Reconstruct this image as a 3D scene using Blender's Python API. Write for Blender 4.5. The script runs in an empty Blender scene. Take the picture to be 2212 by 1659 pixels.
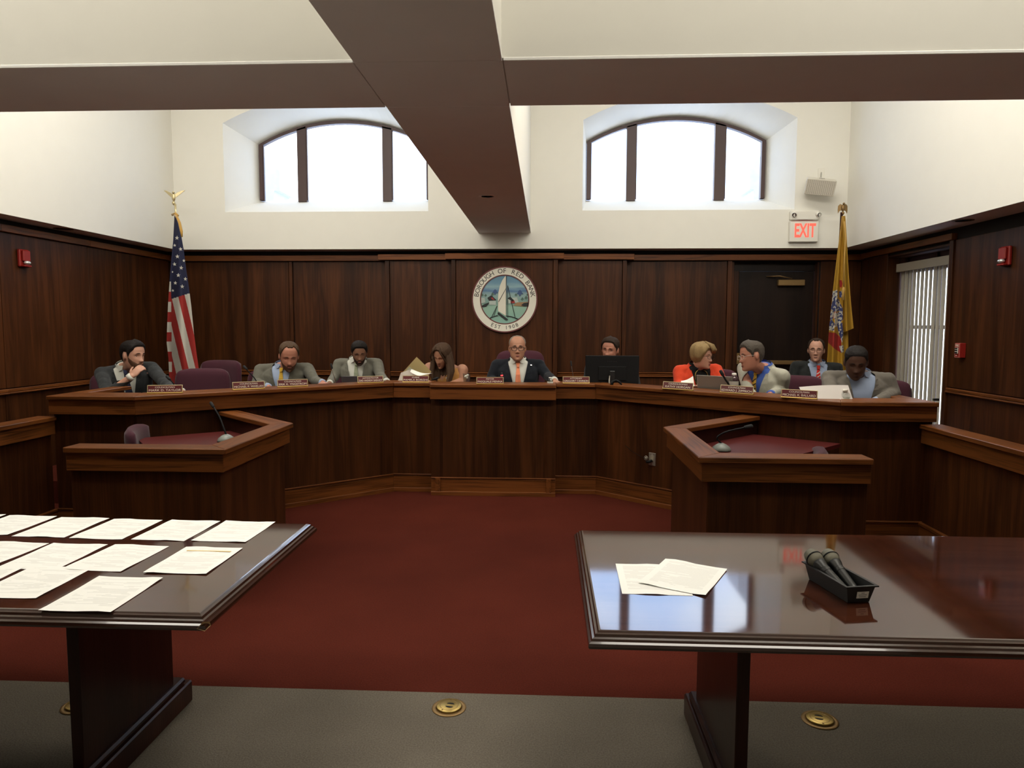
import bpy, bmesh, math, random
from mathutils import Vector, Matrix, Euler, noise as mnoise
random.seed(7)
R = math.radians
scene = bpy.context.scene
col = scene.collection

# ------------------------------------------------------------------ camera
FPX, IW, IH = 1532.57, 2212.0, 1659.0
CAM_YAW, CAM_PITCH, CAM_ROLL, CAM_H = 0.0481, -0.0815, 0.0027, 1.57
cy, sy, cp, sp = math.cos(CAM_YAW), math.sin(CAM_YAW), math.cos(CAM_PITCH), math.sin(CAM_PITCH)
c_fwd = Vector((-sy * cp, cy * cp, sp)); c_r = Vector((cy, sy, 0)); c_u = c_r.cross(c_fwd)
cr_, sr_ = math.cos(CAM_ROLL), math.sin(CAM_ROLL)
c_right = c_r * cr_ + c_u * sr_; c_up = c_u * cr_ - c_r * sr_
cam_d = bpy.data.cameras.new('camera'); cam = bpy.data.objects.new('camera', cam_d); col.objects.link(cam)
cam_d.sensor_width = 36.0; cam_d.lens = FPX / IW * 36.0; cam_d.clip_start = 0.05
mw = Matrix.Identity(4)
for i in range(3):
    mw[i][0] = c_right[i]; mw[i][1] = c_up[i]; mw[i][2] = -c_fwd[i]
mw[2][3] = CAM_H
cam.matrix_world = mw
scene.camera = cam

# ------------------------------------------------------------------ world: bright broken cloud
world = bpy.data.worlds.new('world'); scene.world = world; world.use_nodes = True
wn = world.node_tree; wn.nodes.clear()
w_tc = wn.nodes.new('ShaderNodeTexCoord'); w_no = wn.nodes.new('ShaderNodeTexNoise')
w_no.inputs['Scale'].default_value = 2.6; w_no.inputs['Detail'].default_value = 6
w_cr = wn.nodes.new('ShaderNodeValToRGB')
w_cr.color_ramp.elements[0].position = 0.42; w_cr.color_ramp.elements[0].color = (0.46, 0.64, 1.0, 1)
w_cr.color_ramp.elements[1].position = 0.66; w_cr.color_ramp.elements[1].color = (0.95, 0.98, 1.0, 1)
w_bg = wn.nodes.new('ShaderNodeBackground'); w_bg.inputs['Strength'].default_value = 4.6
w_out = wn.nodes.new('ShaderNodeOutputWorld')
wn.links.new(w_tc.outputs['Generated'], w_no.inputs['Vector']); wn.links.new(w_no.outputs['Fac'], w_cr.inputs['Fac'])
wn.links.new(w_cr.outputs['Color'], w_bg.inputs['Color']); wn.links.new(w_bg.outputs['Background'], w_out.inputs['Surface'])

# ------------------------------------------------------------------ exposure
vs = scene.view_settings
vs.view_transform = 'Standard'; vs.look = 'None'; vs.gamma = 1.0; vs.use_curve_mapping = False; vs.exposure = 0.0
scene.cycles.max_bounces = 8; scene.cycles.diffuse_bounces = 5; scene.cycles.glossy_bounces = 4
scene.cycles.transparent_max_bounces = 12; scene.cycles.sample_clamp_indirect = 6.0

# ------------------------------------------------------------------ room dimensions (metres)
XL, XR, YB = -4.58, 3.52, 8.66          # white upper walls
WL, WR, WB = -4.80, 3.82, 8.90          # wood panelled lower walls
ZS, ZC, YN = 2.50, 5.20, -4.2           # soffit height, ceiling, rear end of the room
BX0, BX1, BZ = -0.83, -0.195, 2.69      # central beam
LY0, LY1 = 3.10, 3.72                   # cross beam
XC = -0.485                             # axis of the dais
PLAT = 0.20

# ceiling luminaires up inside the coffers and long strip lights on the far face of the cross beam, aimed at the dais
# (x, y, z, length, width, tilt towards the dais in degrees, power)
LAMPS = [(-2.70, 5.9, ZC, 2.4, 1.3, 0, 88.0), (1.66, 5.9, ZC, 2.4, 1.3, 0, 84.0), (-2.70, 2.1, ZC, 2.4, 1.3, 0, 106.0), (1.66, 2.1, ZC, 2.4, 1.3, 0, 106.0),
         (-2.70, 3.86, 3.95, 3.2, 0.22, 52, 72.0), (1.66, 3.86, 3.95, 3.2, 0.22, 52, 70.0)]
LAMP_COL = (1.0, 0.94, 0.83)

# ------------------------------------------------------------------ pixel helpers: a pixel of the 2212x1659 frame and one known coordinate -> a point of the room
def ray(px, py):
    return c_right * ((px - IW / 2) / FPX) + c_up * ((IH / 2 - py) / FPX) + c_fwd
def at(px, py, Y):
    d = ray(px, py); t = Y / d.y; return Vector((d.x * t, Y, CAM_H + d.z * t))
def atz(px, py, z):
    d = ray(px, py); t = (z - CAM_H) / d.z; return Vector((d.x * t, d.y * t, z))
def atx(px, py, X):
    d = ray(px, py); t = X / d.x; return Vector((X, d.y * t, CAM_H + d.z * t))

# ------------------------------------------------------------------ object helpers
def wmat(o):
    m = o.matrix_basis.copy()
    if o.parent is not None:
        m = wmat(o.parent) @ o.matrix_parent_inverse @ m
    return m
def link(o, parent=None):
    col.objects.link(o)
    if parent is not None:
        o.parent = parent; o.matrix_parent_inverse = wmat(parent).inverted()
    return o
def tag(o, label=None, cat=None, group=None, kind=None):
    if label: o['label'] = label
    if cat: o['category'] = cat
    if group: o['group'] = group
    if kind: o['kind'] = kind
    return o
def thing(name, loc, label, cat, group=None, rz=0.0):
    o = bpy.data.objects.new(name, None); o.empty_display_size = 0.1
    o.location = loc; o.rotation_euler = (0, 0, rz); col.objects.link(o)
    return tag(o, label, cat, group)
def struct(name, loc=(0, 0, 0)):
    o = bpy.data.objects.new(name, None); o.location = loc; col.objects.link(o)
    return tag(o, kind='structure')
def from_bm(name, bm, mat, parent=None, smooth=False):
    me = bpy.data.meshes.new(name); bm.normal_update(); bm.to_mesh(me); bm.free()
    for m in (mat if isinstance(mat, (list, tuple)) else [mat]): me.materials.append(m)
    if smooth:
        for p in me.polygons: p.use_smooth = True
    return link(bpy.data.objects.new(name, me), parent)
def mesh(name, verts, faces, mat, parent=None, smooth=False, fix=True):
    bm = bmesh.new(); vs_ = [bm.verts.new(v) for v in verts]
    for f in faces:
        try: bm.faces.new([vs_[i] for i in f])
        except ValueError: pass
    if fix: bmesh.ops.recalc_face_normals(bm, faces=bm.faces)
    return from_bm(name, bm, mat, parent, smooth)
def copy_tree(o, parent=None):
    c = o.copy(); col.objects.link(c)
    if parent is not None: c.parent = parent; c.matrix_parent_inverse = o.matrix_parent_inverse.copy()
    for ch in list(o.children): copy_tree(ch, c)
    return c

def bm_box(bm, x0, x1, y0, y1, z0, z1, bev=0.0, M=None, seg=1):
    n0 = set(bm.verts)
    v = [bm.verts.new((x, y, z)) for z in (z0, z1) for y in (y0, y1) for x in (x0, x1)]
    fs = [bm.faces.new([v[i] for i in f]) for f in ((0, 2, 3, 1), (4, 5, 7, 6), (0, 1, 5, 4), (2, 6, 7, 3), (0, 4, 6, 2), (1, 3, 7, 5))]
    if bev > 0:
        es = list({e for f in fs for e in f.edges})
        bmesh.ops.bevel(bm, geom=es, offset=bev, segments=seg, affect='EDGES', profile=0.5)
    if M is not None:
        for w in bm.verts:
            if w not in n0: w.co = M @ w.co
def box(name, x0, x1, y0, y1, z0, z1, mat, parent=None, bev=0.0, M=None, seg=1):
    bm = bmesh.new(); bm_box(bm, x0, x1, y0, y1, z0, z1, bev, M, seg); return from_bm(name, bm, mat, parent)
def bm_prism(bm, poly, z0, z1, M=None):
    a = [Vector((p[0], p[1], z0)) for p in poly]; b = [Vector((p[0], p[1], z1)) for p in poly]
    if M is not None: a = [M @ q for q in a]; b = [M @ q for q in b]
    va = [bm.verts.new(q) for q in a]; vb = [bm.verts.new(q) for q in b]; n = len(poly)
    fs = [bm.faces.new(va[::-1]), bm.faces.new(vb)]
    for i in range(n): fs.append(bm.faces.new((va[i], va[(i + 1) % n], vb[(i + 1) % n], vb[i])))
    return fs
def prism(name, poly, z0, z1, mat, parent=None, M=None, bev=0.0):
    bm = bmesh.new(); bm_prism(bm, poly, z0, z1, M)
    bmesh.ops.recalc_face_normals(bm, faces=bm.faces)
    if bev > 0: bmesh.ops.bevel(bm, geom=list(bm.edges), offset=bev, segments=1, affect='EDGES', profile=0.5)
    return from_bm(name, bm, mat, parent)
def bm_lathe(bm, prof, n=24, M=None, cap=True):
    rings = []
    for r, z in prof:
        ring = []
        for k in range(n):
            a = 2 * math.pi * k / n; p = Vector((r * math.cos(a), r * math.sin(a), z))
            ring.append(bm.verts.new(M @ p if M is not None else p))
        rings.append(ring)
    for a, b in zip(rings, rings[1:]):
        for k in range(n): bm.faces.new((a[k], a[(k + 1) % n], b[(k + 1) % n], b[k]))
    if cap:
        bm.faces.new(rings[0][::-1]); bm.faces.new(rings[-1])
def lathe(name, prof, mat, parent=None, n=24, M=None, smooth=True, cap=True):
    bm = bmesh.new(); bm_lathe(bm, prof, n, M, cap); bmesh.ops.recalc_face_normals(bm, faces=bm.faces)
    return from_bm(name, bm, mat, parent, smooth)
def frame_z(d):
    d = Vector(d).normalized(); up = Vector((0, 0, 1)) if abs(d.z) < 0.95 else Vector((0, 1, 0))
    x = up.cross(d).normalized(); y = d.cross(x); return x, y, d
def bm_tube(bm, pts, rad, n=8, cap=True, flat=1.0):
    pts = [Vector(p) for p in pts]; rad = rad if isinstance(rad, (list, tuple)) else [rad] * len(pts)
    rings = []; px = None
    for i, p in enumerate(pts):
        d = (pts[min(i + 1, len(pts) - 1)] - pts[max(i - 1, 0)])
        x, y, z = frame_z(d)
        if px is not None:
            x = (px - z * px.dot(z)).normalized(); y = z.cross(x)
        px = x; ring = []
        for k in range(n):
            a = 2 * math.pi * k / n
            ring.append(bm.verts.new(p + (x * math.cos(a) + y * (math.sin(a) * flat)) * rad[i]))
        rings.append(ring)
    for a, b in zip(rings, rings[1:]):
        for k in range(n): bm.faces.new((a[k], a[(k + 1) % n], b[(k + 1) % n], b[k]))
    if cap: bm.faces.new(rings[0][::-1]); bm.faces.new(rings[-1])
def tube(name, pts, rad, mat, parent=None, n=8, flat=1.0):
    bm = bmesh.new(); bm_tube(bm, pts, rad, n, True, flat); return from_bm(name, bm, mat, parent, True)
def bm_ball(bm, c, r, n=14, m=9, M=None):
    """ellipsoid, r = radii"""
    r = Vector(r) if not isinstance(r, (int, float)) else Vector((r, r, r)); c = Vector(c)
    f = lambda v: (M @ Vector(v)) if M is not None else c + Vector(v)
    top = bm.verts.new(f((0, 0, r.z))); bot = bm.verts.new(f((0, 0, -r.z))); rings = []
    for j in range(1, m):
        t = math.pi * j / m
        rings.append([bm.verts.new(f((r.x * math.sin(t) * math.cos(2 * math.pi * k / n), r.y * math.sin(t) * math.sin(2 * math.pi * k / n), r.z * math.cos(t)))) for k in range(n)])
    for k in range(n):
        bm.faces.new((top, rings[0][k], rings[0][(k + 1) % n])); bm.faces.new((bot, rings[-1][(k + 1) % n], rings[-1][k]))
    for a, b in zip(rings, rings[1:]):
        for k in range(n): bm.faces.new((a[k], b[k], b[(k + 1) % n], a[(k + 1) % n]))
def ball(name, c, r, mat, parent=None, M=None, n=16, m=10):
    bm = bmesh.new(); bm_ball(bm, c, r, n, m, M); return from_bm(name, bm, mat, parent, True)
def text_mesh(name, s, size, mat, parent=None, M=None, extrude=0.0004, align='CENTER', width=None, space=1.0, bold=0.0):
    cu = bpy.data.curves.new(name, 'FONT'); cu.body = s; cu.size = size; cu.extrude = extrude
    cu.align_x = align; cu.align_y = 'CENTER'; cu.space_character = space; cu.offset = bold; cu.resolution_u = 3
    tmp = bpy.data.objects.new('tmp_text', cu); col.objects.link(tmp)
    dg = bpy.context.evaluated_depsgraph_get(); dg.update()
    me = bpy.data.meshes.new_from_object(tmp.evaluated_get(dg)); col.objects.unlink(tmp); bpy.data.objects.remove(tmp)
    me.name = name; me.materials.clear(); me.materials.append(mat)
    if width:
        xs = [v.co.x for v in me.vertices]; w = max(xs) - min(xs)
        for v in me.vertices: v.co.x *= width / w
    if M is not None: me.transform(M)
    return link(bpy.data.objects.new(name, me), parent)
def basis(o, x, y, z):
    m = Matrix.Identity(4)
    for i in range(3): m[i][0] = x[i]; m[i][1] = y[i]; m[i][2] = z[i]; m[i][3] = o[i]
    return m

# ------------------------------------------------------------------ materials
def new_mat(name):
    m = bpy.data.materials.new(name); m.use_nodes = True; nt = m.node_tree
    return m, nt, nt.nodes['Principled BSDF']
def plain(name, c, rough=0.5, metal=0.0, spec=0.5, noise=0.0, nscale=30.0, bump=0.0, emit=None, estr=0.0, trans=0.0, alpha=1.0, sheen=0.0, coat=0.0):
    m, nt, b = new_mat(name)
    b.inputs['Base Color'].default_value = (*c, 1); b.inputs['Roughness'].default_value = rough
    b.inputs['Metallic'].default_value = metal; b.inputs['Specular IOR Level'].default_value = spec
    b.inputs['Coat Weight'].default_value = coat
    if sheen: b.inputs['Sheen Weight'].default_value = sheen
    if emit: b.inputs['Emission Color'].default_value = (*emit, 1); b.inputs['Emission Strength'].default_value = estr
    if trans: b.inputs['Transmission Weight'].default_value = trans
    if noise or bump:
        tc = nt.nodes.new('ShaderNodeTexCoord'); no = nt.nodes.new('ShaderNodeTexNoise')
        no.inputs['Scale'].default_value = nscale; no.inputs['Detail'].default_value = 4
        nt.links.new(tc.outputs['Object'], no.inputs['Vector'])
        if noise:
            mx = nt.nodes.new('ShaderNodeMix'); mx.data_type = 'RGBA'
            mx.inputs[6].default_value = (*[v * (1 - noise) for v in c], 1); mx.inputs[7].default_value = (*[min(1, v * (1 + noise)) for v in c], 1)
            nt.links.new(no.outputs['Fac'], mx.inputs[0]); nt.links.new(mx.outputs[2], b.inputs['Base Color'])
        if bump:
            bp = nt.nodes.new('ShaderNodeBump'); bp.inputs['Strength'].default_value = bump; bp.inputs['Distance'].default_value = 0.004
            nt.links.new(no.outputs['Fac'], bp.inputs['Height']); nt.links.new(bp.outputs['Normal'], b.inputs['Normal'])
    return m
def wood(name, light, dark, ang=None, rough=0.42, scale=1.0, coat=0.0, contrast=1.0, spec=0.20, bump=0.12):
    """oak grain; ang None = grain upright, else grain lies flat along that angle (degrees) in plan"""
    m, nt, b = new_mat(name); N = nt.nodes; L = nt.links
    tc = N.new('ShaderNodeTexCoord'); oi = N.new('ShaderNodeObjectInfo')
    add = N.new('ShaderNodeVectorMath'); add.operation = 'ADD'
    mul = N.new('ShaderNodeVectorMath'); mul.operation = 'SCALE'; mul.inputs[0].default_value = (7.3, 11.1, 5.7)
    L.new(oi.outputs['Random'], mul.inputs['Scale']); L.new(tc.outputs['Object'], add.inputs[0]); L.new(mul.outputs[0], add.inputs[1])
    mr = N.new('ShaderNodeMapping'); ms = N.new('ShaderNodeMapping'); ms2 = N.new('ShaderNodeMapping')
    if ang is not None: mr.inputs['Rotation'].default_value = (0, 0, -R(ang))
    g = (9, 9, 0.55) if ang is None else (0.75, 9, 9)
    f = (170, 170, 2.6) if ang is None else (3, 130, 130)
    ms.inputs['Scale'].default_value = [v * scale for v in g]; ms2.inputs['Scale'].default_value = [v * scale for v in f]
    L.new(add.outputs[0], mr.inputs['Vector']); L.new(mr.outputs[0], ms.inputs['Vector']); L.new(mr.outputs[0], ms2.inputs['Vector'])
    n1 = N.new('ShaderNodeTexNoise'); n1.inputs['Scale'].default_value = 1.0; n1.inputs['Detail'].default_value = 3; n1.inputs['Distortion'].default_value = 0.8
    L.new(ms.outputs[0], n1.inputs['Vector'])
    rings = N.new('ShaderNodeMath'); rings.operation = 'MULTIPLY'; rings.inputs[1].default_value = 22.0; L.new(n1.outputs['Fac'], rings.inputs[0])
    sn = N.new('ShaderNodeMath'); sn.operation = 'SINE'; L.new(rings.outputs[0], sn.inputs[0])
    n2 = N.new('ShaderNodeTexNoise'); n2.inputs['Scale'].default_value = 1.0; n2.inputs['Detail'].default_value = 4; L.new(ms2.outputs[0], n2.inputs['Vector'])
    n3 = N.new('ShaderNodeTexNoise'); n3.inputs['Scale'].default_value = 0.55; n3.inputs['Detail'].default_value = 2; L.new(ms.outputs[0], n3.inputs['Vector'])
    m1 = N.new('ShaderNodeMath'); m1.operation = 'MULTIPLY_ADD'; m1.inputs[1].default_value = (0.10 if ang is None else 0.14) * contrast; m1.inputs[2].default_value = 0.0; L.new(sn.outputs[0], m1.inputs[0])
    m2 = N.new('ShaderNodeMath'); m2.operation = 'MULTIPLY_ADD'; m2.inputs[1].default_value = (0.55 if ang is None else 0.9) * contrast; L.new(n2.outputs['Fac'], m2.inputs[0]); L.new(m1.outputs[0], m2.inputs[2])
    m3 = N.new('ShaderNodeMath'); m3.operation = 'MULTIPLY_ADD'; m3.inputs[1].default_value = 0.7; L.new(n3.outputs['Fac'], m3.inputs[0]); L.new(m2.outputs[0], m3.inputs[2])
    cr = N.new('ShaderNodeValToRGB'); e = cr.color_ramp.elements
    e[0].position = 0.40 if ang is None else 0.45; e[0].color = (*dark, 1); e[1].position = 0.86 if ang is None else 1.0; e[1].color = (*light, 1)
    L.new(m3.outputs[0], cr.inputs['Fac'])
    hv = N.new('ShaderNodeHueSaturation'); mv = N.new('ShaderNodeMapRange'); mv.inputs['To Min'].default_value = 0.86; mv.inputs['To Max'].default_value = 1.14
    L.new(oi.outputs['Random'], mv.inputs['Value']); L.new(mv.outputs[0], hv.inputs['Value']); L.new(cr.outputs['Color'], hv.inputs['Color'])
    L.new(hv.outputs['Color'], b.inputs['Base Color'])
    b.inputs['Roughness'].default_value = rough; b.inputs['Specular IOR Level'].default_value = spec; b.inputs['Coat Weight'].default_value = coat
    b.inputs['Coat Roughness'].default_value = 0.08
    bp = N.new('ShaderNodeBump'); bp.inputs['Strength'].default_value = bump; bp.inputs['Distance'].default_value = 0.002
    L.new(n2.outputs['Fac'], bp.inputs['Height']); L.new(bp.outputs['Normal'], b.inputs['Normal'])
    return m

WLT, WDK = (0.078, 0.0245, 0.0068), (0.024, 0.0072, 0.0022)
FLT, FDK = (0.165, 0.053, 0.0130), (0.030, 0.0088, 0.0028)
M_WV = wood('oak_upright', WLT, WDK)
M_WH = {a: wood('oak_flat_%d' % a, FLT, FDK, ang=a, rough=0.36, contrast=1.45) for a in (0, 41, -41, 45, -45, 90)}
M_MAHOG = wood('mahogany_table', (0.075, 0.022, 0.010), (0.030, 0.009, 0.005), ang=0, rough=0.055, contrast=0.6, coat=0.0, spec=0.9, bump=0.0)
M_MAHOGD = wood('mahogany_dark', (0.045, 0.014, 0.008), (0.018, 0.006, 0.004), rough=0.28, contrast=0.6)
M_DOOR = wood('door_veneer', (0.016, 0.008, 0.005), (0.007, 0.0035, 0.0025), rough=0.45)
M_WHITE = plain('white_plaster', (0.80, 0.785, 0.725), 0.9, spec=0.2, noise=0.02, nscale=6, bump=0.05)
M_REVEAL = M_WHITE
M_TAUPE = plain('taupe_soffit_paint', (0.88, 0.87, 0.85), 0.7, spec=0.3, noise=0.05, nscale=3)
M_FRAME = plain('bronze_window_frame', (0.050, 0.022, 0.020), 0.45)
M_DARKGAP = plain('dark_gap', (0.004, 0.003, 0.003), 0.8)
M_RED = None
def carpet(name, c, var):
    m, nt, b = new_mat(name); N = nt.nodes; L = nt.links
    tc = N.new('ShaderNodeTexCoord'); n1 = N.new('ShaderNodeTexNoise'); n1.inputs['Scale'].default_value = 160; n1.inputs['Detail'].default_value = 6
    n2 = N.new('ShaderNodeTexNoise'); n2.inputs['Scale'].default_value = 1.7; n2.inputs['Detail'].default_value = 3
    L.new(tc.outputs['Object'], n1.inputs['Vector']); L.new(tc.outputs['Object'], n2.inputs['Vector'])
    ad = N.new('ShaderNodeMath'); ad.operation = 'MULTIPLY_ADD'; ad.inputs[1].default_value = 0.35; L.new(n2.outputs['Fac'], ad.inputs[0]); 
    s1 = N.new('ShaderNodeMath'); s1.operation = 'MULTIPLY'; s1.inputs[1].default_value = 0.75; L.new(n1.outputs['Fac'], s1.inputs[0]); L.new(s1.outputs[0], ad.inputs[2])
    cr = N.new('ShaderNodeValToRGB'); e = cr.color_ramp.elements
    e[0].position = 0.3; e[0].color = (*[v * (1 - var) for v in c], 1); e[1].position = 0.8; e[1].color = (*[v * (1 + var) for v in c], 1)
    L.new(ad.outputs[0], cr.inputs['Fac']); L.new(cr.outputs['Color'], b.inputs['Base Color'])
    b.inputs['Roughness'].default_value = 0.95; b.inputs['Specular IOR Level'].default_value = 0.05
    bp = N.new('ShaderNodeBump'); bp.inputs['Strength'].default_value = 0.6; bp.inputs['Distance'].default_value = 0.006
    L.new(n1.outputs['Fac'], bp.inputs['Height']); L.new(bp.outputs['Normal'], b.inputs['Normal'])
    return m
M_CRED = carpet('red_carpet', (0.070, 0.0135, 0.0078), 0.35)
M_CGREY = carpet('grey_carpet', (0.135, 0.117, 0.093), 0.40)
M_LAM = plain('maroon_laminate', (0.080, 0.0105, 0.0095), 0.42, spec=0.3)
M_BRASS = plain('brass', (0.40, 0.29, 0.10), 0.42, metal=1.0)
M_BRASSD = plain('dull_brass', (0.24, 0.15, 0.06), 0.5, metal=0.7)
M_GOLD = plain('gold_plastic', (0.62, 0.43, 0.12), 0.35, metal=0.7)
M_PALEGOLD = plain('pale_gold', (0.62, 0.52, 0.30), 0.3, metal=0.6)
M_CHROME = plain('chrome', (0.75, 0.75, 0.73), 0.18, metal=1.0)
M_BLACK = plain('black_plastic', (0.010, 0.010, 0.010), 0.38)
M_BLACKM = plain('matt_black', (0.006, 0.006, 0.0065), 0.6, spec=0.2)
M_PAPER = plain('white_paper', (0.86, 0.85, 0.79), 0.85, spec=0.2)
M_INK = plain('print_ink', (0.42, 0.41, 0.39), 0.9, spec=0.1)
M_INKL = plain('faint_print', (0.62, 0.61, 0.57), 0.9, spec=0.1)
M_INKB = plain('black_ink', (0.02, 0.016, 0.014), 0.8)
M_MAROON = plain('maroon_weave', (0.058, 0.0165, 0.027), 0.9, spec=0.15, noise=0.25, nscale=260, bump=0.2, sheen=0.15)
M_PLATE = plain('maroon_plate', (0.115, 0.016, 0.020), 0.35)
M_LETTER = plain('cream_letters', (0.85, 0.78, 0.66), 0.6)
M_PLASTW = plain('white_plastic', (0.78, 0.76, 0.69), 0.5)
M_REDP = plain('red_enamel', (0.26, 0.014, 0.010), 0.35)
def pane_mat(name, tint, refl):
    m = bpy.data.materials.new(name); m.use_nodes = True; nt = m.node_tree; nt.nodes.clear()
    o = nt.nodes.new('ShaderNodeOutputMaterial'); t = nt.nodes.new('ShaderNodeBsdfTransparent'); t.inputs[0].default_value = (*tint, 1)
    g = nt.nodes.new('ShaderNodeBsdfGlossy'); g.inputs['Roughness'].default_value = 0.02; mx = nt.nodes.new('ShaderNodeMixShader')
    lw = nt.nodes.new('ShaderNodeLayerWeight'); pw = nt.nodes.new('ShaderNodeMath'); pw.operation = 'POWER'; pw.inputs[1].default_value = 5.0
    fr = nt.nodes.new('ShaderNodeMath'); fr.operation = 'MULTIPLY_ADD'; fr.inputs[1].default_value = 0.6; fr.inputs[2].default_value = ((refl - 1) / (refl + 1)) ** 2
    nt.links.new(lw.outputs['Facing'], pw.inputs[0]); nt.links.new(pw.outputs[0], fr.inputs[0]); nt.links.new(fr.outputs[0], mx.inputs[0]); nt.links.new(t.outputs[0], mx.inputs[1]); nt.links.new(g.outputs[0], mx.inputs[2]); nt.links.new(mx.outputs[0], o.inputs[0])
    return m
M_PANE = pane_mat('window_glass', (0.95, 0.97, 0.98), 1.45)
M_CLEAR = pane_mat('clear_plastic', (0.88, 0.90, 0.88), 1.6)
M_WATER = pane_mat('clear_water', (0.72, 0.75, 0.72), 1.33)

# ================================================================== THE ROOM
# ---- floor: grey carpet in front, red carpet from the well of the dais backwards
floor = struct('floor')
box('subfloor', WL - 0.4, WR + 0.4, YN - 0.2, 9.6, -0.20, -0.02, M_DARKGAP, floor)
box('grey_carpet', WL - 0.3, WR + 0.3, YN - 0.1, 2.912, -0.02, 0.0, M_CGREY, floor)
box('red_carpet', WL - 0.3, WR + 0.3, 2.912, 9.3, -0.02, 0.0, M_CRED, floor)

# ---- ceiling with the two crossing beams; each underside board is a piece of its own
ceil = struct('ceiling')
box('ceiling_slab', XL - 0.2, XR + 0.2, YN, YB + 0.1, ZC, ZC + 0.1, M_WHITE, ceil)
box('beam_casing', BX0 + 0.004, BX1 - 0.004, YN, YB, BZ + 0.012, ZC, M_WHITE, ceil)
for x0, x1 in ((XL, BX0 + 0.004), (BX1 - 0.004, XR)):
    box('beam_casing', x0, x1, LY0 + 0.004, LY1 - 0.004, BZ + 0.012, ZC, M_WHITE, ceil)
box('beam_board', BX0, BX1, YN, LY0 - 0.004, BZ, BZ + 0.014, M_TAUPE, ceil, bev=0.002)
box('beam_board', BX0, BX1, LY0 + 0.0, LY1 - 0.0, BZ + 0.001, BZ + 0.014, M_TAUPE, ceil)
box('beam_board', BX0, BX1, LY1 + 0.004, YB, BZ, BZ + 0.014, M_TAUPE, ceil, bev=0.002)
box('beam_board', XL, BX0 - 0.005, LY0, LY1, BZ, BZ + 0.014, M_TAUPE, ceil, bev=0.002)
box('beam_board', BX1 + 0.005, XR, LY0, LY1, BZ, BZ + 0.014, M_TAUPE, ceil, bev=0.002)
for x0, x1, y0, y1 in ((XL - 0.35, XL - 0.002, YN, YB + 0.002), (XR + 0.002, XR + 0.35, YN, YB + 0.002), (XL - 0.35, XR + 0.35, YB + 0.002, YB + 0.45)):
    box('soffit_board', x0, x1, y0, y1, ZS, ZS + 0.03, M_TAUPE, ceil)
def downlight(loc, r, z):
    t = thing('recessed_downlight', (loc[0], loc[1], z), '', 'downlight')
    bm = bmesh.new(); M = Matrix.Translation((loc[0], loc[1], z))
    bm_lathe(bm, [(r * 0.72, -0.004), (r, -0.004), (r * 1.04, -0.001), (r * 1.04, 0.004), (r * 0.72, 0.004), (r * 0.72, -0.004)], 28, M, cap=False)
    from_bm('trim_ring', bm, M_BRASSD if z < 2.6 else M_TAUPE, t, True)
    lathe('reflector', [(r * 0.72, 0.0), (r * 0.6, 0.0035)], M_BLACK if z < 2.6 else M_TAUPE, t, 28, M)
    return t
d_ = downlight(atz(2080, 476, ZS).xy, 0.085, ZS); d_['label'] = 'dark recessed downlight in the soffit on the right, above the fire strobe'
d_ = downlight(atz(137, 494, ZS).xy, 0.085, ZS); d_['label'] = 'dark recessed downlight in the soffit on the left side'
d_ = downlight(atz(1053, 424, BZ).xy, 0.075, BZ); d_['label'] = 'round cover plate under the end of the long ceiling beam'

# ---- upper white walls
def plane_strip(bm, pts, M=None):
    vs_ = [bm.verts.new(p) for p in pts]; bm.faces.new(vs_)
def arch(x0, x1, zs, rise, n=22):
    h = (x1 - x0) / 2; th = 2 * math.atan(rise / h); rr = h / math.sin(th); cx = (x0 + x1) / 2; cz = zs + rise - rr
    return [(cx + rr * math.sin(-th + 2 * th * k / n), cz + rr * math.cos(-th + 2 * th * k / n)) for k in range(n + 1)]
WINS = [dict(o=(-3.943, -1.437, 2.952, 4.015, 0.31), f=(-3.712, -1.495, 3.182, 3.884, 0.296), mull=((-3.21, -3.095), (-2.107, -1.987))),
        dict(o=(0.420, 2.913, 2.950, 4.006, 0.31), f=(0.494, 2.711, 3.170, 3.879, 0.297), mull=((0.993, 1.108), (2.086, 2.215)))]
bm = bmesh.new(); xprev = XL
for w in WINS:
    x0, x1, zb, zs, rise = w['o']
    plane_strip(bm, [(xprev, YB, ZS), (x0, YB, ZS), (x0, YB, ZC), (xprev, YB, ZC)])
    plane_strip(bm, [(x0, YB, ZS), (x1, YB, ZS), (x1, YB, zb), (x0, YB, zb)])
    a = arch(x0, x1, zs, rise)
    for p, q in zip(a, a[1:]): plane_strip(bm, [(p[0], YB, p[1]), (q[0], YB, q[1]), (q[0], YB, ZC), (p[0], YB, ZC)])
    xprev = x1
plane_strip(bm, [(xprev, YB, ZS), (XR, YB, ZS), (XR, YB, ZC), (xprev, YB, ZC)])
bmesh.ops.remove_doubles(bm, verts=bm.verts, dist=1e-5); bmesh.ops.recalc_face_normals(bm, faces=bm.faces)
tag(from_bm('wall_back_upper', bm, M_WHITE), kind='structure')
tag(box('wall_left_upper', XL - 0.12, XL, YN, YB + 0.1, ZS + 0.001, ZC, M_WHITE), kind='structure')
tag(box('wall_right_upper', XR, XR + 0.12, YN, YB + 0.1, ZS + 0.001, ZC, M_WHITE), kind='structure')
tag(box('wall_rear', XL - 0.4, XR + 0.4, YN - 0.15, YN, 0, ZC, M_WHITE), kind='structure')
YF = 9.2
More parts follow.
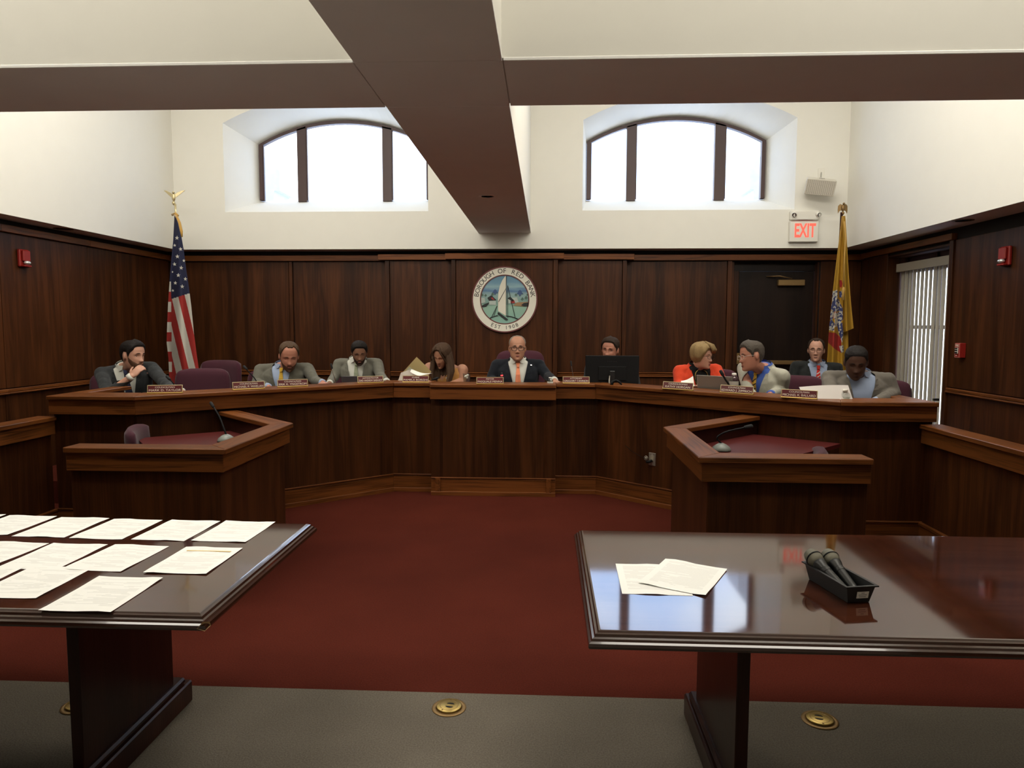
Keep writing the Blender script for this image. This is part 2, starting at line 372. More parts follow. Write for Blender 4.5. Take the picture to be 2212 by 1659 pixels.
for wi, w in enumerate(WINS):
    win = struct('window_%d' % (wi + 1))
    x0, x1, zb, zs, rise = w['o']; fx0, fx1, fzb, fzs, frise = w['f']
    A = [(x0, zb)] + arch(x0, x1, zs, rise) + [(x1, zb)]
    B = [(fx0, fzb)] + arch(fx0, fx1, fzs, frise) + [(fx1, fzb)]
    va = [(p[0], YB, p[1]) for p in A]; vb = [(p[0], YF + 0.05, p[1]) for p in B]; n = len(A)
    mesh('reveal', va + vb, [(i, i + 1, n + i + 1, n + i) for i in range(n - 1)], M_REVEAL, win)
    prism('sill', [(x0, YB), (x1, YB), (fx1 + 0.02, YF + 0.05), (fx0 - 0.02, YF + 0.05)], 0, 0.001, M_REVEAL, win) if False else None
    mesh('sill', [(x0, YB, zb), (x1, YB, zb), (fx1, YF + 0.05, fzb), (fx0, YF + 0.05, fzb), (x0, YB, zb - 0.05), (x1, YB, zb - 0.05), (fx1, YF + 0.05, zb - 0.05), (fx0, YF + 0.05, zb - 0.05)],
         [(0, 1, 2, 3), (4, 7, 6, 5), (1, 5, 6, 2), (2, 6, 7, 3), (0, 3, 7, 4)], M_REVEAL, win)
    # frame
    I = 0.048; ix0, ix1 = fx0 + I, fx1 - I
    Bi = [(ix0, fzb + 0.0)] + arch(ix0, ix1, fzs - 0.012, frise - 0.03) + [(ix1, fzb + 0.0)]
    fr = []; fa = []
    for p, q in zip(B, Bi): fr += [(p[0], YF - 0.03, p[1]), (q[0], YF - 0.03, q[1]), (q[0], YF + 0.04, q[1]), (p[0], YF + 0.04, p[1])]
    for i in range(n - 1):
        for a_, b_ in ((0, 1), (1, 2), (2, 3), (3, 0)): fa.append((i * 4 + a_, i * 4 + b_, (i + 1) * 4 + b_, (i + 1) * 4 + a_))
    mesh('frame', fr, fa, M_FRAME, win)
    aa = arch(ix0, ix1, fzs - 0.012, frise - 0.03, 60)
    def top(x): return max([p for p in aa], key=lambda p: -abs(p[0] - x))[1]
    for m0, m1 in w['mull']:
        prism('mullion', [(m0, fzb - 0.02), (m1, fzb - 0.02), (m1, top(m1) + 0.02), (m0, top(m0) + 0.02)], -0.045, 0.03, M_FRAME, win, Matrix.Translation((0, YF, 0)) @ Matrix.Rotation(R(90), 4, 'X'))
    cuts = [ix0, *[v for m in w['mull'] for v in m], ix1]
    for k in range(0, 6, 2):
        p0, p1 = cuts[k], cuts[k + 1]
        poly = [(p0, YF + 0.01, fzb), (p1, YF + 0.01, fzb)] + [(p1 + (p0 - p1) * t / 8, YF + 0.01, top(p1 + (p0 - p1) * t / 8)) for t in range(9)]
        mesh('pane', poly, [tuple(range(len(poly)))], M_PANE, win)
        # thin pale glazing bead beside the pane
        box('glazing_bead', p0, p0 + 0.012, YF - 0.02, YF + 0.01, fzb, top(p0 + 0.012), M_FRAME, win)
M_STONE = plain('pale_limestone', (0.55, 0.56, 0.60), 0.9, noise=0.15, nscale=9, bump=0.3)
for pts in (((548, 322), (574, 342), (604, 370), (604, 412), (592, 412), (592, 446), (548, 446)), ((1668, 318), (1641, 340), (1620, 366), (1620, 409), (1628, 409), (1628, 446), (1668, 446))):
    P = [at(x, y, 10.0) for x, y in pts]
    o = prism('wall_outside', [(p.x, p.z) for p in P], -0.6, 0.0, M_STONE, None, Matrix.Translation((0, 10.0, 0)) @ Matrix.Rotation(R(90), 4, 'X')); tag(o, kind='structure')

# ---- lower wood panelling
def panel_x(parent, X0, X1, Yf, z0, z1, name='wood_panel', mat=None, t=0.02, bev=0.004):
    return box(name, X0 + 0.002, X1 - 0.002, Yf, Yf + t, z0, z1, mat or M_WV, parent, bev=bev)
wb = struct('wall_back')
box('backing', WL - 0.1, 2.27, WB + 0.02, WB + 0.5, 0, ZS + 0.02, M_DARKGAP, wb)
box('backing', 3.33, WR + 0.02, WB + 0.02, WB + 0.5, 0, ZS + 0.02, M_DARKGAP, wb)
box('backing', 2.26, 3.34, WB + 0.02, WB + 0.5, 2.36, ZS + 0.02, M_DARKGAP, wb)
ZR0, ZR1, ZP1, ZF0, ZF1 = 0.940, 1.003, 2.372, 2.376, 2.445
# blocks behind the projecting middle and centre bays
box('bay_core', -2.0, 0.975, 8.80, WB + 0.03, 0, 2.45, M_WV, wb)
box('bay_core', -1.163, 0.136, 8.70, 8.81, 0, 2.45, M_WV, wb)
BACKROWS = [(WB, [(WL, -3.254, 'p'), (-3.251, -3.203, 's'), (-3.2, -2.0, 'p'), (0.975, 2.211, 'p'), (2.211, 2.268, 's'), (3.332, WR, 'p')]),
            (8.78, [(-2.0, -1.942, 's'), (-1.942, -1.163, 'p'), (0.136, 0.921, 'p'), (0.921, 0.975, 's')]),
            (8.68, [(-1.163, -1.107, 's'), (-1.107, 0.077, 'p'), (0.077, 0.136, 's')])]
for Yf, rows in BACKROWS:
    for a, b_, k in rows:
        if k == 'p':
            panel_x(wb, a, b_, Yf, ZR1, ZP1); panel_x(wb, a, b_, Yf, 0.0, ZR0, 'wainscot_panel')
            box('chair_rail', a, b_, Yf - 0.030, Yf + 0.02, ZR0, ZR0 + 0.018, M_WH[0], wb, bev=0.006)
            box('chair_rail', a, b_, Yf - 0.020, Yf + 0.02, ZR0 + 0.018, ZR1 - 0.016, M_WH[0], wb, bev=0.006)
            box('chair_rail', a, b_, Yf - 0.034, Yf + 0.02, ZR1 - 0.016, ZR1, M_WH[0], wb, bev=0.006)
        else:
            box('stile', a + 0.002, b_ - 0.002, Yf - 0.014, Yf + 0.02, 0, ZP1, M_WV, wb, bev=0.003)
for a, b_, Yf in ((WL, -2.076, 8.85), (1.057, WR, 8.85), (-2.076, -1.232, 8.73), (0.206, 1.057, 8.73), (-1.232, 0.206, 8.63)):
    box('frieze_board', a, b_, Yf, WB + 0.03, ZF0, ZF1, M_WH[0], wb, bev=0.003)
# left wall
wl = struct('wall_left')
box('backing', WL - 0.3, WL - 0.02, YN, 9.2, 0, ZS + 0.02, M_DARKGAP, wl)
ys = [8.9, 7.285, 6.075, 4.85, 3.65, 2.4, 1.2, 0.0, -1.2, -2.4, -3.4, YN]
for a, b_ in zip(ys[1:], ys):
    box('wood_panel', WL - 0.02, WL, a + 0.004, b_ - 0.004, ZR1, 2.386, M_WV, wl, bev=0.004)
    box('wainscot_panel', WL - 0.02, WL, a + 0.004, b_ - 0.004, 0.0, ZR0 + 0.01, M_WV, wl, bev=0.004)
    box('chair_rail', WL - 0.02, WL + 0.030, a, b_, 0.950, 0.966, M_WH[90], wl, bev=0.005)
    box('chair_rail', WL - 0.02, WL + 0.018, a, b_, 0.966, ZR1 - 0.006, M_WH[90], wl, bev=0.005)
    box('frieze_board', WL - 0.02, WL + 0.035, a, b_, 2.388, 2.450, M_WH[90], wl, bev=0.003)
box('stile', WL - 0.02, WL + 0.010, 6.05, 6.10, 0, 0.95, M_WV, wl, bev=0.003)
# right wall with its window opening
wr = struct('wall_right'); WY0, WY1 = 6.985, 8.235
box('backing', WR + 0.02, WR + 0.3, YN, WY0, 0, ZS + 0.02, M_DARKGAP, wr)
box('backing', WR + 0.02, WR + 0.3, WY1, 9.2, 0, ZS + 0.02, M_DARKGAP, wr)
box('backing', WR + 0.02, WR + 0.3, WY0, WY1, 2.36, ZS + 0.02, M_DARKGAP, wr)
box('backing', WR + 0.02, WR + 0.3, WY0, WY1, 0, 0.42, M_DARKGAP, wr)
ys = [6.925, 5.30, 4.1, 2.9, 1.7, 0.5, -0.7, -1.9, -3.1, YN]
for a, b_ in zip(ys[1:], ys):
    box('wood_panel', WR, WR + 0.02, a + 0.004, b_ - 0.004, ZR1, 2.386, M_WV, wr, bev=0.004)
    box('wainscot_panel', WR, WR + 0.02, a + 0.004, b_ - 0.004, 0.0, ZR0 + 0.01, M_WV, wr, bev=0.004)
    box('chair_rail', WR - 0.030, WR + 0.02, a, b_, 0.950, 0.966, M_WH[90], wr, bev=0.005)
    box('chair_rail', WR - 0.018, WR + 0.02, a, b_, 0.966, ZR1 - 0.006, M_WH[90], wr, bev=0.005)
for a, b_ in zip([8.9, 6.925] + ys[1:], [8.9] + ys):
    if b_ > a: box('frieze_board', WR - 0.035, WR + 0.02, a, b_, 2.388, 2.450, M_WH[90], wr, bev=0.003)
box('frieze_board', WR - 0.035, WR + 0.02, 6.925, 8.9, 2.388, 2.450, M_WH[90], wr, bev=0.003)
box('stile', WR - 0.018, WR + 0.02, 6.925, WY0, 0, 2.386, M_WV, wr, bev=0.003)
box('stile', WR - 0.004, WR + 0.02, WY1, WY1 + 0.05, 0, 2.386, M_WV, wr, bev=0.003)
box('wood_panel', WR, WR + 0.02, WY1 + 0.05, WB, ZR1, 2.386, M_WV, wr, bev=0.003)
box('wainscot_panel', WR, WR + 0.02, WY1 + 0.05, WB, 0, ZR1, M_WV, wr, bev=0.003)
box('jamb', WR + 0.0, WR + 0.30, WY0, WY0 + 0.012, 0.42, 2.36, M_WV, wr); box('jamb', WR + 0.0, WR + 0.30, WY1 - 0.012, WY1, 0.42, 2.36, M_WV, wr)
box('window_head', WR, WR + 0.30, WY0, WY1, 2.345, 2.36, M_WV, wr); box('window_stool', WR, WR + 0.30, WY0, WY1, 0.42, 0.435, M_WH[90], wr)
w3 = struct('window_3')
for y0, y1 in ((WY0, WY0 + 0.05), (7.585, 7.635), (WY1 - 0.05, WY1)): box('frame', WR + 0.22, WR + 0.27, y0, y1, 0.42, 2.36, M_FRAME, w3)
for z0, z1 in ((0.435, 0.47), (1.55, 1.59), (2.17, 2.345)): box('frame', WR + 0.22, WR + 0.27, WY0, WY1, z0, z1, M_FRAME, w3)
for y0, y1 in ((WY0 + 0.05, 7.585), (7.635, WY1 - 0.05)):
    for z0, z1 in ((0.47, 1.55), (1.59, 2.17)): mesh('pane', [(WR + 0.245, y0, z0), (WR + 0.245, y1, z0), (WR + 0.245, y1, z1), (WR + 0.245, y0, z1)], [(0, 1, 2, 3)], M_PANE, w3)

# ---- door in the back right corner
dr = struct('door_1')
box('casing', 2.270, 2.385, 9.01, 9.10, 0, 2.262, M_WV, dr, bev=0.004); box('casing', 3.305, 3.33, 8.93, 9.10, 0, 2.36, M_WV, dr, bev=0.004)
box('casing', 2.270, 3.33, 9.01, 9.10, 2.255, 2.36, M_DOOR, dr, bev=0.004); box('casing', 2.27, 2.30, 8.92, 9.01, 0, 2.36, M_WV, dr, bev=0.004)
box('door_leaf', 2.388, 3.303, 9.03, 9.075, PLAT, 2.253, M_DOOR, dr, bev=0.003)
cl = box('door_closer', 2.854, 3.177, 8.965, 9.03, 2.075, 2.150, M_BRASSD, dr, bev=0.006)
tube('closer_arm', [(3.02, 8.97, 2.16), (2.86, 8.94, 2.19), (2.72, 9.02, 2.19)], 0.008, M_BRASSD, cl)
pb = box('push_bar', 2.470, 3.185, 8.955, 8.985, 1.100, 1.152, M_BRASSD, dr, bev=0.008)
for x in (2.47, 3.12): box('bar_bracket', x, x + 0.06, 8.985, 9.03, 1.10, 1.152, M_BRASSD, pb, bev=0.004)
box('latch_plate', 2.375, 2.425, 9.018, 9.03, 1.10, 1.24, M_BRASSD, dr, bev=0.002)

# ---- platform behind the dais
def off_poly(pts, d):
    """offset an open polyline to its left by d (mitred)"""
    out = []
    for i, p in enumerate(pts):
        p = Vector(p[:2]); ns = []
        if i > 0: t = (p - Vector(pts[i - 1][:2])).normalized(); ns.append(Vector((-t.y, t.x)))
        if i < len(pts) - 1: t = (Vector(pts[i + 1][:2]) - p).normalized(); ns.append(Vector((-t.y, t.x)))
        n = sum(ns, Vector((0, 0)))
        n = n / n.dot(ns[0]) if len(ns) == 2 else ns[0]
        out.append(p + n * d)
    return out
def strip(pts, d0, d1): return list(zip(off_poly(pts, d0), off_poly(pts, d1)))
def seg_poly(S, i): return [S[i][0], S[i + 1][0], S[i + 1][1], S[i][1]]
HALF = [(-3.255, 5.11), (-2.577, 5.11), (-0.936, 6.54), (-0.5775, 6.54)]
LPTS = [(XC + x, y) for x, y in HALF]; RPTS = [(XC - x, y) for x, y in HALF[::-1]]
CPTS = [(XC - 0.577, 6.405), (XC + 0.577, 6.405)]
inner = off_poly(LPTS, 0.13)[:] + off_poly(RPTS, 0.13)
pf = prism('platform', [(p.x, p.y) for p in inner] + [(inner[-1].x, 5.95), (WR, 5.95), (WR, 8.9), (WL, 8.9), (WL, 5.95), (inner[0].x, 5.95)], 0.001, PLAT, M_CRED); tag(pf, kind='structure')

# ================================================================== THE DAIS
dais = thing('council_dais', (XC, 6.4, 0), 'long angled oak council dais with a stepped centre block, spanning the room', 'dais')
ANG = {0: 0, 1: 41, 2: 0}
for pts, angs in ((LPTS, (0, 41, 0)), (RPTS, (0, -41, 0)), (CPTS, (0,))):
    n = len(pts) - 1
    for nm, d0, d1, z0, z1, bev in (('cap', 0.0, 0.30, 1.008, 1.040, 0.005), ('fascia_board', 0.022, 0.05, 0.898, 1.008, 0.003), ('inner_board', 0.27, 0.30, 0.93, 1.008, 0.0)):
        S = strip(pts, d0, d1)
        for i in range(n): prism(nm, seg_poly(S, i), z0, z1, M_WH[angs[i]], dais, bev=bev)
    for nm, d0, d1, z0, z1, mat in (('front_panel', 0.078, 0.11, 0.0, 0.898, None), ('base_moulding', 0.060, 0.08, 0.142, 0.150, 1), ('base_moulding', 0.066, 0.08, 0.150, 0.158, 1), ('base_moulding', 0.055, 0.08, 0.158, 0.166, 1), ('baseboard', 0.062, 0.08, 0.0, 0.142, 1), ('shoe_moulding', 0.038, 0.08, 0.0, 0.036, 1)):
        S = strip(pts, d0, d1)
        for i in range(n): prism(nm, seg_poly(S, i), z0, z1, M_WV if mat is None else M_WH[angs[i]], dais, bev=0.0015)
    S = strip(pts, 0.30, 0.56)
    for i in range(n): prism('worktop', seg_poly(S, i), 0.925, 0.955, M_LAM, dais)
# returns of the centre block and the outer ends
for s in (-1, 1):
    x = XC + s * 0.577
    xs = sorted((x - s * 0.078, x - s * 0.11)); box('front_panel', xs[0], xs[1], 6.483, 6.66, 0, 0.898, M_WV, dais)
    xs = sorted((x - s * 0.022, x - s * 0.06)); box('fascia_board', xs[0], xs[1], 6.43, 6.66, 0.898, 1.008, M_WH[90], dais)
    xs = sorted((x - s * 0.04, x - s * 0.085)); box('baseboard', xs[0], xs[1], 6.45, 6.64, 0, 0.165, M_WH[90], dais)
    x = XC + s * 3.255
    xs = sorted((x - s * 0.03, x - s * 0.06)); box('fascia_board', xs[0], xs[1], 5.135, 6.0, 0.898, 1.008, M_WH[90], dais)
    xs = sorted((x - s * 0.08, x - s * 0.11)); box('end_panel', xs[0], xs[1], 5.19, 6.0, 0, 0.898, M_WV, dais)
    xs = sorted((x, x - s * 0.13)); box('cap', xs[0], xs[1], 5.411, 6.0, 1.008, 1.04, M_WH[90], dais, bev=0.005)
# service plate on the right wing of the dais
wdir = (Vector(RPTS[2]) - Vector(RPTS[1])).normalized(); wn_ = Vector((wdir.y, -wdir.x))
def on_wing(px, z, d):
    # point on the right wing, offset d from the cap edge, at the horizontal place where the pixel column meets it
    S = off_poly(RPTS, d); a, b = S[1], S[2]; r_ = ray(px, 980); q = Vector((r_.x, r_.y)); e = b - a
    t = (a.x * e.y - a.y * e.x) / (q.x * e.y - q.y * e.x)
    return Vector((q.x * t, q.y * t, z))
def zpix(px, py, p): r_ = ray(px, py); return CAM_H + r_.z * (p.y / r_.y)
Pq = on_wing(1409.5, 0, 0.078); Pq.z = zpix(1409.5, 992, Pq)
MW = basis(Pq, Vector((wdir.x, wdir.y, 0)), Vector((0, 0, 1)), Vector((wn_.x, wn_.y, 0)))
op = thing('outlet_plate', Pq, 'steel socket plate with a black plug on the right wing of the dais', 'outlet')
M_STEEL = plain('brushed_steel', (0.36, 0.33, 0.28), 0.4, metal=0.7)
box('cover_plate', -0.035, 0.035, -0.057, 0.057, 0, 0.006, M_STEEL, op, bev=0.003, M=MW)
box('socket', -0.017, 0.017, -0.012, 0.033, 0.006, 0.008, plain('beige_socket', (0.33, 0.29, 0.22), 0.5), op, M=MW)
bm = bmesh.new(); bm_tube(bm, [MW @ Vector(v) for v in ((0.0, -0.012, 0.008), (-0.012, -0.02, 0.03), (-0.04, -0.024, 0.035))], 0.012, 10); from_bm('plug', bm, M_BLACKM, op, True)
for yy in (0.043, -0.043): lathe('screw', [(0.004, 0.006), (0.003, 0.008)], M_CHROME, op, 8, MW @ Matrix.Translation((0, yy, 0)))
Pj = on_wing(1396, 0, 0.078); Pj.z = zpix(1396, 989.5, Pj)
MJ = basis(Pj, Vector((wdir.x, wdir.y, 0)), Vector((0, 0, 1)), Vector((wn_.x, wn_.y, 0)))
bm = bmesh.new(); bm_lathe(bm, [(0.021, 0), (0.021, 0.004), (0.015, 0.006), (0.012, 0.004), (0.006, 0.004), (0.006, 0.014), (0.001, 0.015)], 20, MJ)
tag(from_bm('cable_jack', bm, M_STEEL, None, True), 'round steel cable jack just left of the socket plate on the dais', 'jack')
Pc = [on_wing(1396 - 46 * t, 0, 0.070) for t in (0.1, 0.35, 0.7, 1.0)]
for p, (x, y) in zip(Pc, ((1391, 990), (1380, 984), (1364, 974), (1350, 962))): p.z = zpix(x, y, p)
tag(tube('thin_cable', [Pj] + Pc, 0.0022, M_BLACKM, None, 6), 'thin dark cable drooping towards the round jack on the dais', 'cable')

# ================================================================== STAFF PODS AND PARTITIONS
def pod(label, A, B, C, s):
    """A front outer end, B front inner corner, C rear inner corner; s = +1 when the dais lies to the left of C"""
    t = thing('staff_desk', (B[0], B[1], 0), label, 'desk', 'staff desks in the well')
    d45 = Vector((-s, 1)).normalized(); D = Vector(C) + d45 * 1.05
    pts = [A, B, C, tuple(D)] if s > 0 else [tuple(D), C, B, A]
    angs = (0, 90, -45) if s > 0 else (45, 90, 0)
    if s > 0: pts, angs = pts, angs
    ang_keys = angs
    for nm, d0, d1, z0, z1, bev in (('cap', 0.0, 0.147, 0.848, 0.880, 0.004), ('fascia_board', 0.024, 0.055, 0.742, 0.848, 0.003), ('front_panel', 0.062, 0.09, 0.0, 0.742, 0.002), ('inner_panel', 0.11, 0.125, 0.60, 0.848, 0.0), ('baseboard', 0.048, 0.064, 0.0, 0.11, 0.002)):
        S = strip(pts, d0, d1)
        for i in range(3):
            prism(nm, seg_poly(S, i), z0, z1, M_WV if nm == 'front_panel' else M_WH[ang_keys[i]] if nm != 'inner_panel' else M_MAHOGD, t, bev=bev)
    return t, pts
p1_, PL = pod('left oak staff desk with a red top, in front of the dais', (-2.725, 3.835), (-1.787, 3.835), (-1.787, 4.91), 1)
p2_, PR = pod('right oak staff desk with a red top, in front of the dais', (1.718, 3.756), (0.810, 3.756), (0.810, 4.90), -1)
prism('desk_top', [(-1.91, 4.70), (-1.91, 4.87), (-2.45, 5.45), (-3.00, 5.02), (-2.72, 4.66), (-2.45, 4.50), (-1.91, 4.50)], 0.715, 0.742, M_LAM, p1_)
prism('desk_top', [(0.935, 4.45), (0.935, 4.86), (1.60, 5.52), (1.72, 5.42), (2.10, 5.11), (1.733, 4.73), (1.45, 4.45)], 0.715, 0.742, M_LAM, p2_)
def partition(label, Xi, Xo, y0, y1):
    t = thing('low_partition', ((Xi + Xo) / 2, y1, 0), label, 'partition', 'low oak partitions')
    s = 1 if Xo > Xi else -1
    def bb(nm, a, b_, z0, z1, mat, bev=0.003): xs = sorted((Xi + s * a, Xi + s * b_)); box(nm, xs[0], xs[1], y0, y1, z0, z1, mat, t, bev=bev)
    bb('cap', 0, 0.155, 0.848, 0.88, M_WH[90], 0.004); bb('fascia_board', 0.02, 0.05, 0.742, 0.848, M_WH[90])
    bb('side_panel', 0.055, 0.08, 0, 0.742, M_WV); bb('baseboard', 0.035, 0.06, 0, 0.142, M_WH[90]); bb('base_moulding', 0.03, 0.06, 0.142, 0.165, M_WH[90])
    bb('back_panel', 0.10, 0.125, 0, 0.848, M_WV)
    return t
partition('low oak partition on the left, running from the dais end towards the front', -3.70, -3.86, 1.2, 5.17)
partition('low oak partition on the right, running from the dais end towards the front', 2.665, 2.82, 1.2, 5.17)

# ---- luminaires up in the coffers
M_LH = plain('lamp_housing', (0.8, 0.8, 0.78), 0.6)
for i, (x, y, z, sx, sy_, tilt, pw) in enumerate(LAMPS):
    ll = ('back left', 'back right', 'front left', 'front right', 'back left', 'back right')[i]
    ML_ = Matrix.Translation((x, y, z)) @ Matrix.Rotation(R(tilt), 4, 'X')
    if tilt == 0: t = thing('ceiling_light', (x, y, z), 'large square ceiling light high inside the %s ceiling coffer' % ll, 'ceiling light', 'coffer lights')
    else: t = thing('strip_light', (x, y, z), 'long strip light on the far face of the cross beam, %s coffer' % ll, 'strip light', 'beam strip lights')
    for a in (-1, 1):
        box('housing_rail', a * sx / 2 - 0.02, a * sx / 2 + 0.02, -sy_ / 2 - 0.02, sy_ / 2 + 0.02, -0.10, 0, M_LH, t, M=ML_)
        box('housing_rail', -sx / 2, sx / 2, a * sy_ / 2 - 0.02, a * sy_ / 2 + 0.02, -0.10, 0, M_LH, t, M=ML_)
    ld = bpy.data.lights.new('tube_light', 'AREA'); ld.shape = 'RECTANGLE'; ld.size = sx; ld.size_y = sy_; ld.energy = pw; ld.color = LAMP_COL
    lo = bpy.data.objects.new('tube_light', ld); lo.matrix_basis = ML_ @ Matrix.Translation((0, 0, -0.08)); link(lo, t)

# ================================================================== FRONT TABLES
TZ = 0.745
def table(label, x0, x1, y0, y1, legs):
    t = thing('conference_table', ((x0 + x1) / 2, (y0 + y1) / 2, 0), label, 'table', 'front tables')
    e = 0.034
    box('table_top', x0 + e, x1 - e, y0 + e, y1 - e, TZ - 0.035, TZ, M_MAHOG, t, bev=0.001)
    # moulded edge: stepped profile swept round the top (d = distance in from the outer edge)
    prof = [(e + 0.001, TZ), (0.030, TZ - 0.0005), (0.026, TZ - 0.004), (0.020, TZ - 0.006), (0.017, TZ - 0.013), (0.011, TZ - 0.016), (0.008, TZ - 0.022), (0.002, TZ - 0.026), (0.0, TZ - 0.034), (0.003, TZ - 0.041), (0.014, TZ - 0.046), (e + 0.001, TZ - 0.048)]
    sides = [((x0, y0), (x1, y0), (1, 1)), ((x1, y0), (x1, y1), (1, 1)), ((x1, y1), (x0, y1), (1, 1)), ((x0, y1), (x0, y0), (1, 1))]
    ctr = Vector(((x0 + x1) / 2, (y0 + y1) / 2))
    for (a, b, _) in sides:
        a = Vector(a); b = Vector(b); V = []; F = []
        for end in (a, b):
            sx = 1 if end.x < ctr.x else -1; sy2 = 1 if end.y < ctr.y else -1
            for d, z in prof: V.append((end.x + sx * d, end.y + sy2 * d, z))
        n = len(prof)
        for i in range(n - 1): F.append((i, i + 1, n + i + 1, n + i))
        mesh('edge_moulding', V, F, M_EDGE, t)
    for lx, s in legs:
        xs = sorted((lx, lx - s * 0.04))
        lg = box('leg_panel', xs[0], xs[1], 2.14, 2.70, 0.10, TZ - 0.036, M_MAHOGD, t, bev=0.003)
        xs = sorted((lx + s * 0.028, lx - s * 0.068))
        box('plinth', xs[0], xs[1], 2.02, 2.795, 0.0, 0.092, M_MAHOGD, lg, bev=0.006)
        xs = sorted((lx + s * 0.016, lx - s * 0.056)); box('plinth_moulding', xs[0], xs[1], 2.06, 2.765, 0.092, 0.118, M_MAHOGD, lg, bev=0.008)
    return t
M_EDGE = plain('mahogany_edge', (0.035, 0.012, 0.007), 0.16, coat=0.4)
tl = table('dark mahogany table at the left, covered with rows of white papers', -3.45, -0.960, 1.905, 2.89, ((-1.50, 1), (-2.95, -1)))
tr = table('dark mahogany table at the right, with two papers and a microphone tray', 0.118, 2.60, 1.850, 2.862, ((0.595, -1), (2.10, 1)))
mesh('chipped_corner', [(-0.966, 1.903, TZ - 0.012), (-0.958, 1.925, TZ - 0.02), (-0.959, 1.935, TZ - 0.036), (-0.962, 1.9035, TZ - 0.040), (-0.985, 1.9035, TZ - 0.033)], [(0, 1, 2, 3, 4)], plain('bare_wood', (0.5, 0.33, 0.16), 0.8), tl)

def paper_mat(name, density):
    m, nt, b = new_mat(name); N = nt.nodes; L = nt.links
    tc = N.new('ShaderNodeTexCoord'); sx = N.new('ShaderNodeSeparateXYZ'); L.new(tc.outputs['Object'], sx.inputs[0])
    def mth(op, a, b2=None, v=None):
        n = N.new('ShaderNodeMath'); n.operation = op
        L.new(a, n.inputs[0]) if not isinstance(a, (int, float)) else setattr(n.inputs[0], 'default_value', a)
        if b2 is not None: L.new(b2, n.inputs[1])
        if v is not None: n.inputs[1].default_value = v
        return n.outputs[0]
    row = mth('MULTIPLY', sx.outputs['Y'], v=150.0); fr = mth('FRACT', row); line = mth('LESS_THAN', fr, v=0.5); fl = mth('FLOOR', row)
    cx = mth('LESS_THAN', mth('ABSOLUTE', sx.outputs['X']), v=0.086); cyy = mth('LESS_THAN', mth('ABSOLUTE', mth('ADD', sx.outputs['Y'], v=-0.010)), v=0.112)
    cb = N.new('ShaderNodeCombineXYZ'); L.new(mth('MULTIPLY', sx.outputs['X'], v=9.0), cb.inputs[0]); L.new(mth('MULTIPLY', fl, v=0.37), cb.inputs[1])
    oi = N.new('ShaderNodeObjectInfo'); L.new(mth('MULTIPLY', oi.outputs['Random'], v=40.0), cb.inputs[2])
    no = N.new('ShaderNodeTexNoise'); no.inputs['Scale'].default_value = 1.0; no.inputs['Detail'].default_value = 2; L.new(cb.outputs[0], no.inputs['Vector'])
    ms = mth('GREATER_THAN', no.outputs['Fac'], v=1.0 - density)
    k = mth('MULTIPLY', mth('MULTIPLY', line, cx), mth('MULTIPLY', cyy, ms)); k = mth('MULTIPLY', k, v=0.26)
    mx = N.new('ShaderNodeMix'); mx.data_type = 'RGBA'; L.new(k, mx.inputs[0]); mx.inputs[6].default_value = (0.92, 0.92, 0.89, 1); mx.inputs[7].default_value = (0.30, 0.30, 0.29, 1)
    L.new(mx.outputs[2], b.inputs['Base Color']); b.inputs['Roughness'].default_value = 0.85; b.inputs['Specular IOR Level'].default_value = 0.15
    return m
M_PRINT = paper_mat('printed_sheet', 0.50); M_PRINT2 = paper_mat('printed_sheet_dense', 0.60)
def sheet(label, fl, fr, z, mat=None, group=None, turn=0.0, wave=0.003, lift=None):
    """letter sheet lying on a table: fl, fr = far left and far right corner pixels"""
    a = atz(*fl, z); b = atz(*fr, z); c0 = (a + b) / 2; u = (b - a).normalized(); u = Matrix.Rotation(turn, 3, 'Z') @ u; v = Vector((-u.y, u.x, 0))
    if v.y < 0: v = -v
    ctr = c0 - v * 0.1397; nx, ny = 6, 8; V = []; F = []
    ph = random.random() * 6
    for j in range(ny + 1):
        for i in range(nx + 1):
            x = -0.108 + 0.216 * i / nx; y = -0.1397 + 0.2794 * j / ny
            h = wave * max(0.0, math.sin(i * 1.1 + j * 0.7 + ph)) * (0.35 + abs(j / ny - 0.5))
            if lift: h += lift(i / nx, j / ny)
            V.append((x, y, 0.0003 + h))
    for j in range(ny):
        for i in range(nx): k = j * (nx + 1) + i; F.append((k, k + 1, k + nx + 2, k + nx + 1))
    o = mesh('paper_sheet', V, F, mat or M_PRINT, None, True)
    o.location = ctr; o.rotation_euler = (0, 0, math.atan2(u.y, u.x))
    return tag(o, label, 'paper', group)
z1_ = lambda x, y: (x / 2.865, 1080 + y / 2.865)
SH = [((-245, 84), (40, 92), 'white printed sheet cut off by the left edge, far row on the left table'),
      ((58, 95), (356, 101), 'leftmost whole white printed sheet in the far row on the left table'),
      ((376, 106), (684, 113), 'second white printed sheet from the left in the far row on the left table'),
      ((706, 117), (1008, 124), 'middle white printed sheet in the far row on the left table'),
      ((1068, 123), (1362, 132), 'white printed sheet next to the last one in the far row, left table'),
      ((1400, 130), (1705, 138), 'white printed sheet at the far right corner of the left table'),
      ((-20, 256), (306, 268), 'leftmost white printed sheet in the second row on the left table'),
      ((334, 268), (668, 277), 'second white printed sheet from the left in the second row, left table'),
      ((705, 274), (1056, 287), 'third white printed sheet in the second row on the left table'),
      ((-215, 404), (175, 414), 'white printed sheet at the left edge of the near row, left table'),
      ((182, 410), (600, 417), 'middle white printed sheet in the near row on the left table'),
      ((1162, 286), (1494, 301), 'white sheet with an orange highlighted line, nearest the right edge of the left table'),
      ((606, 474), (1018, 483), 'white printed sheet nearest the front edge of the left table')]
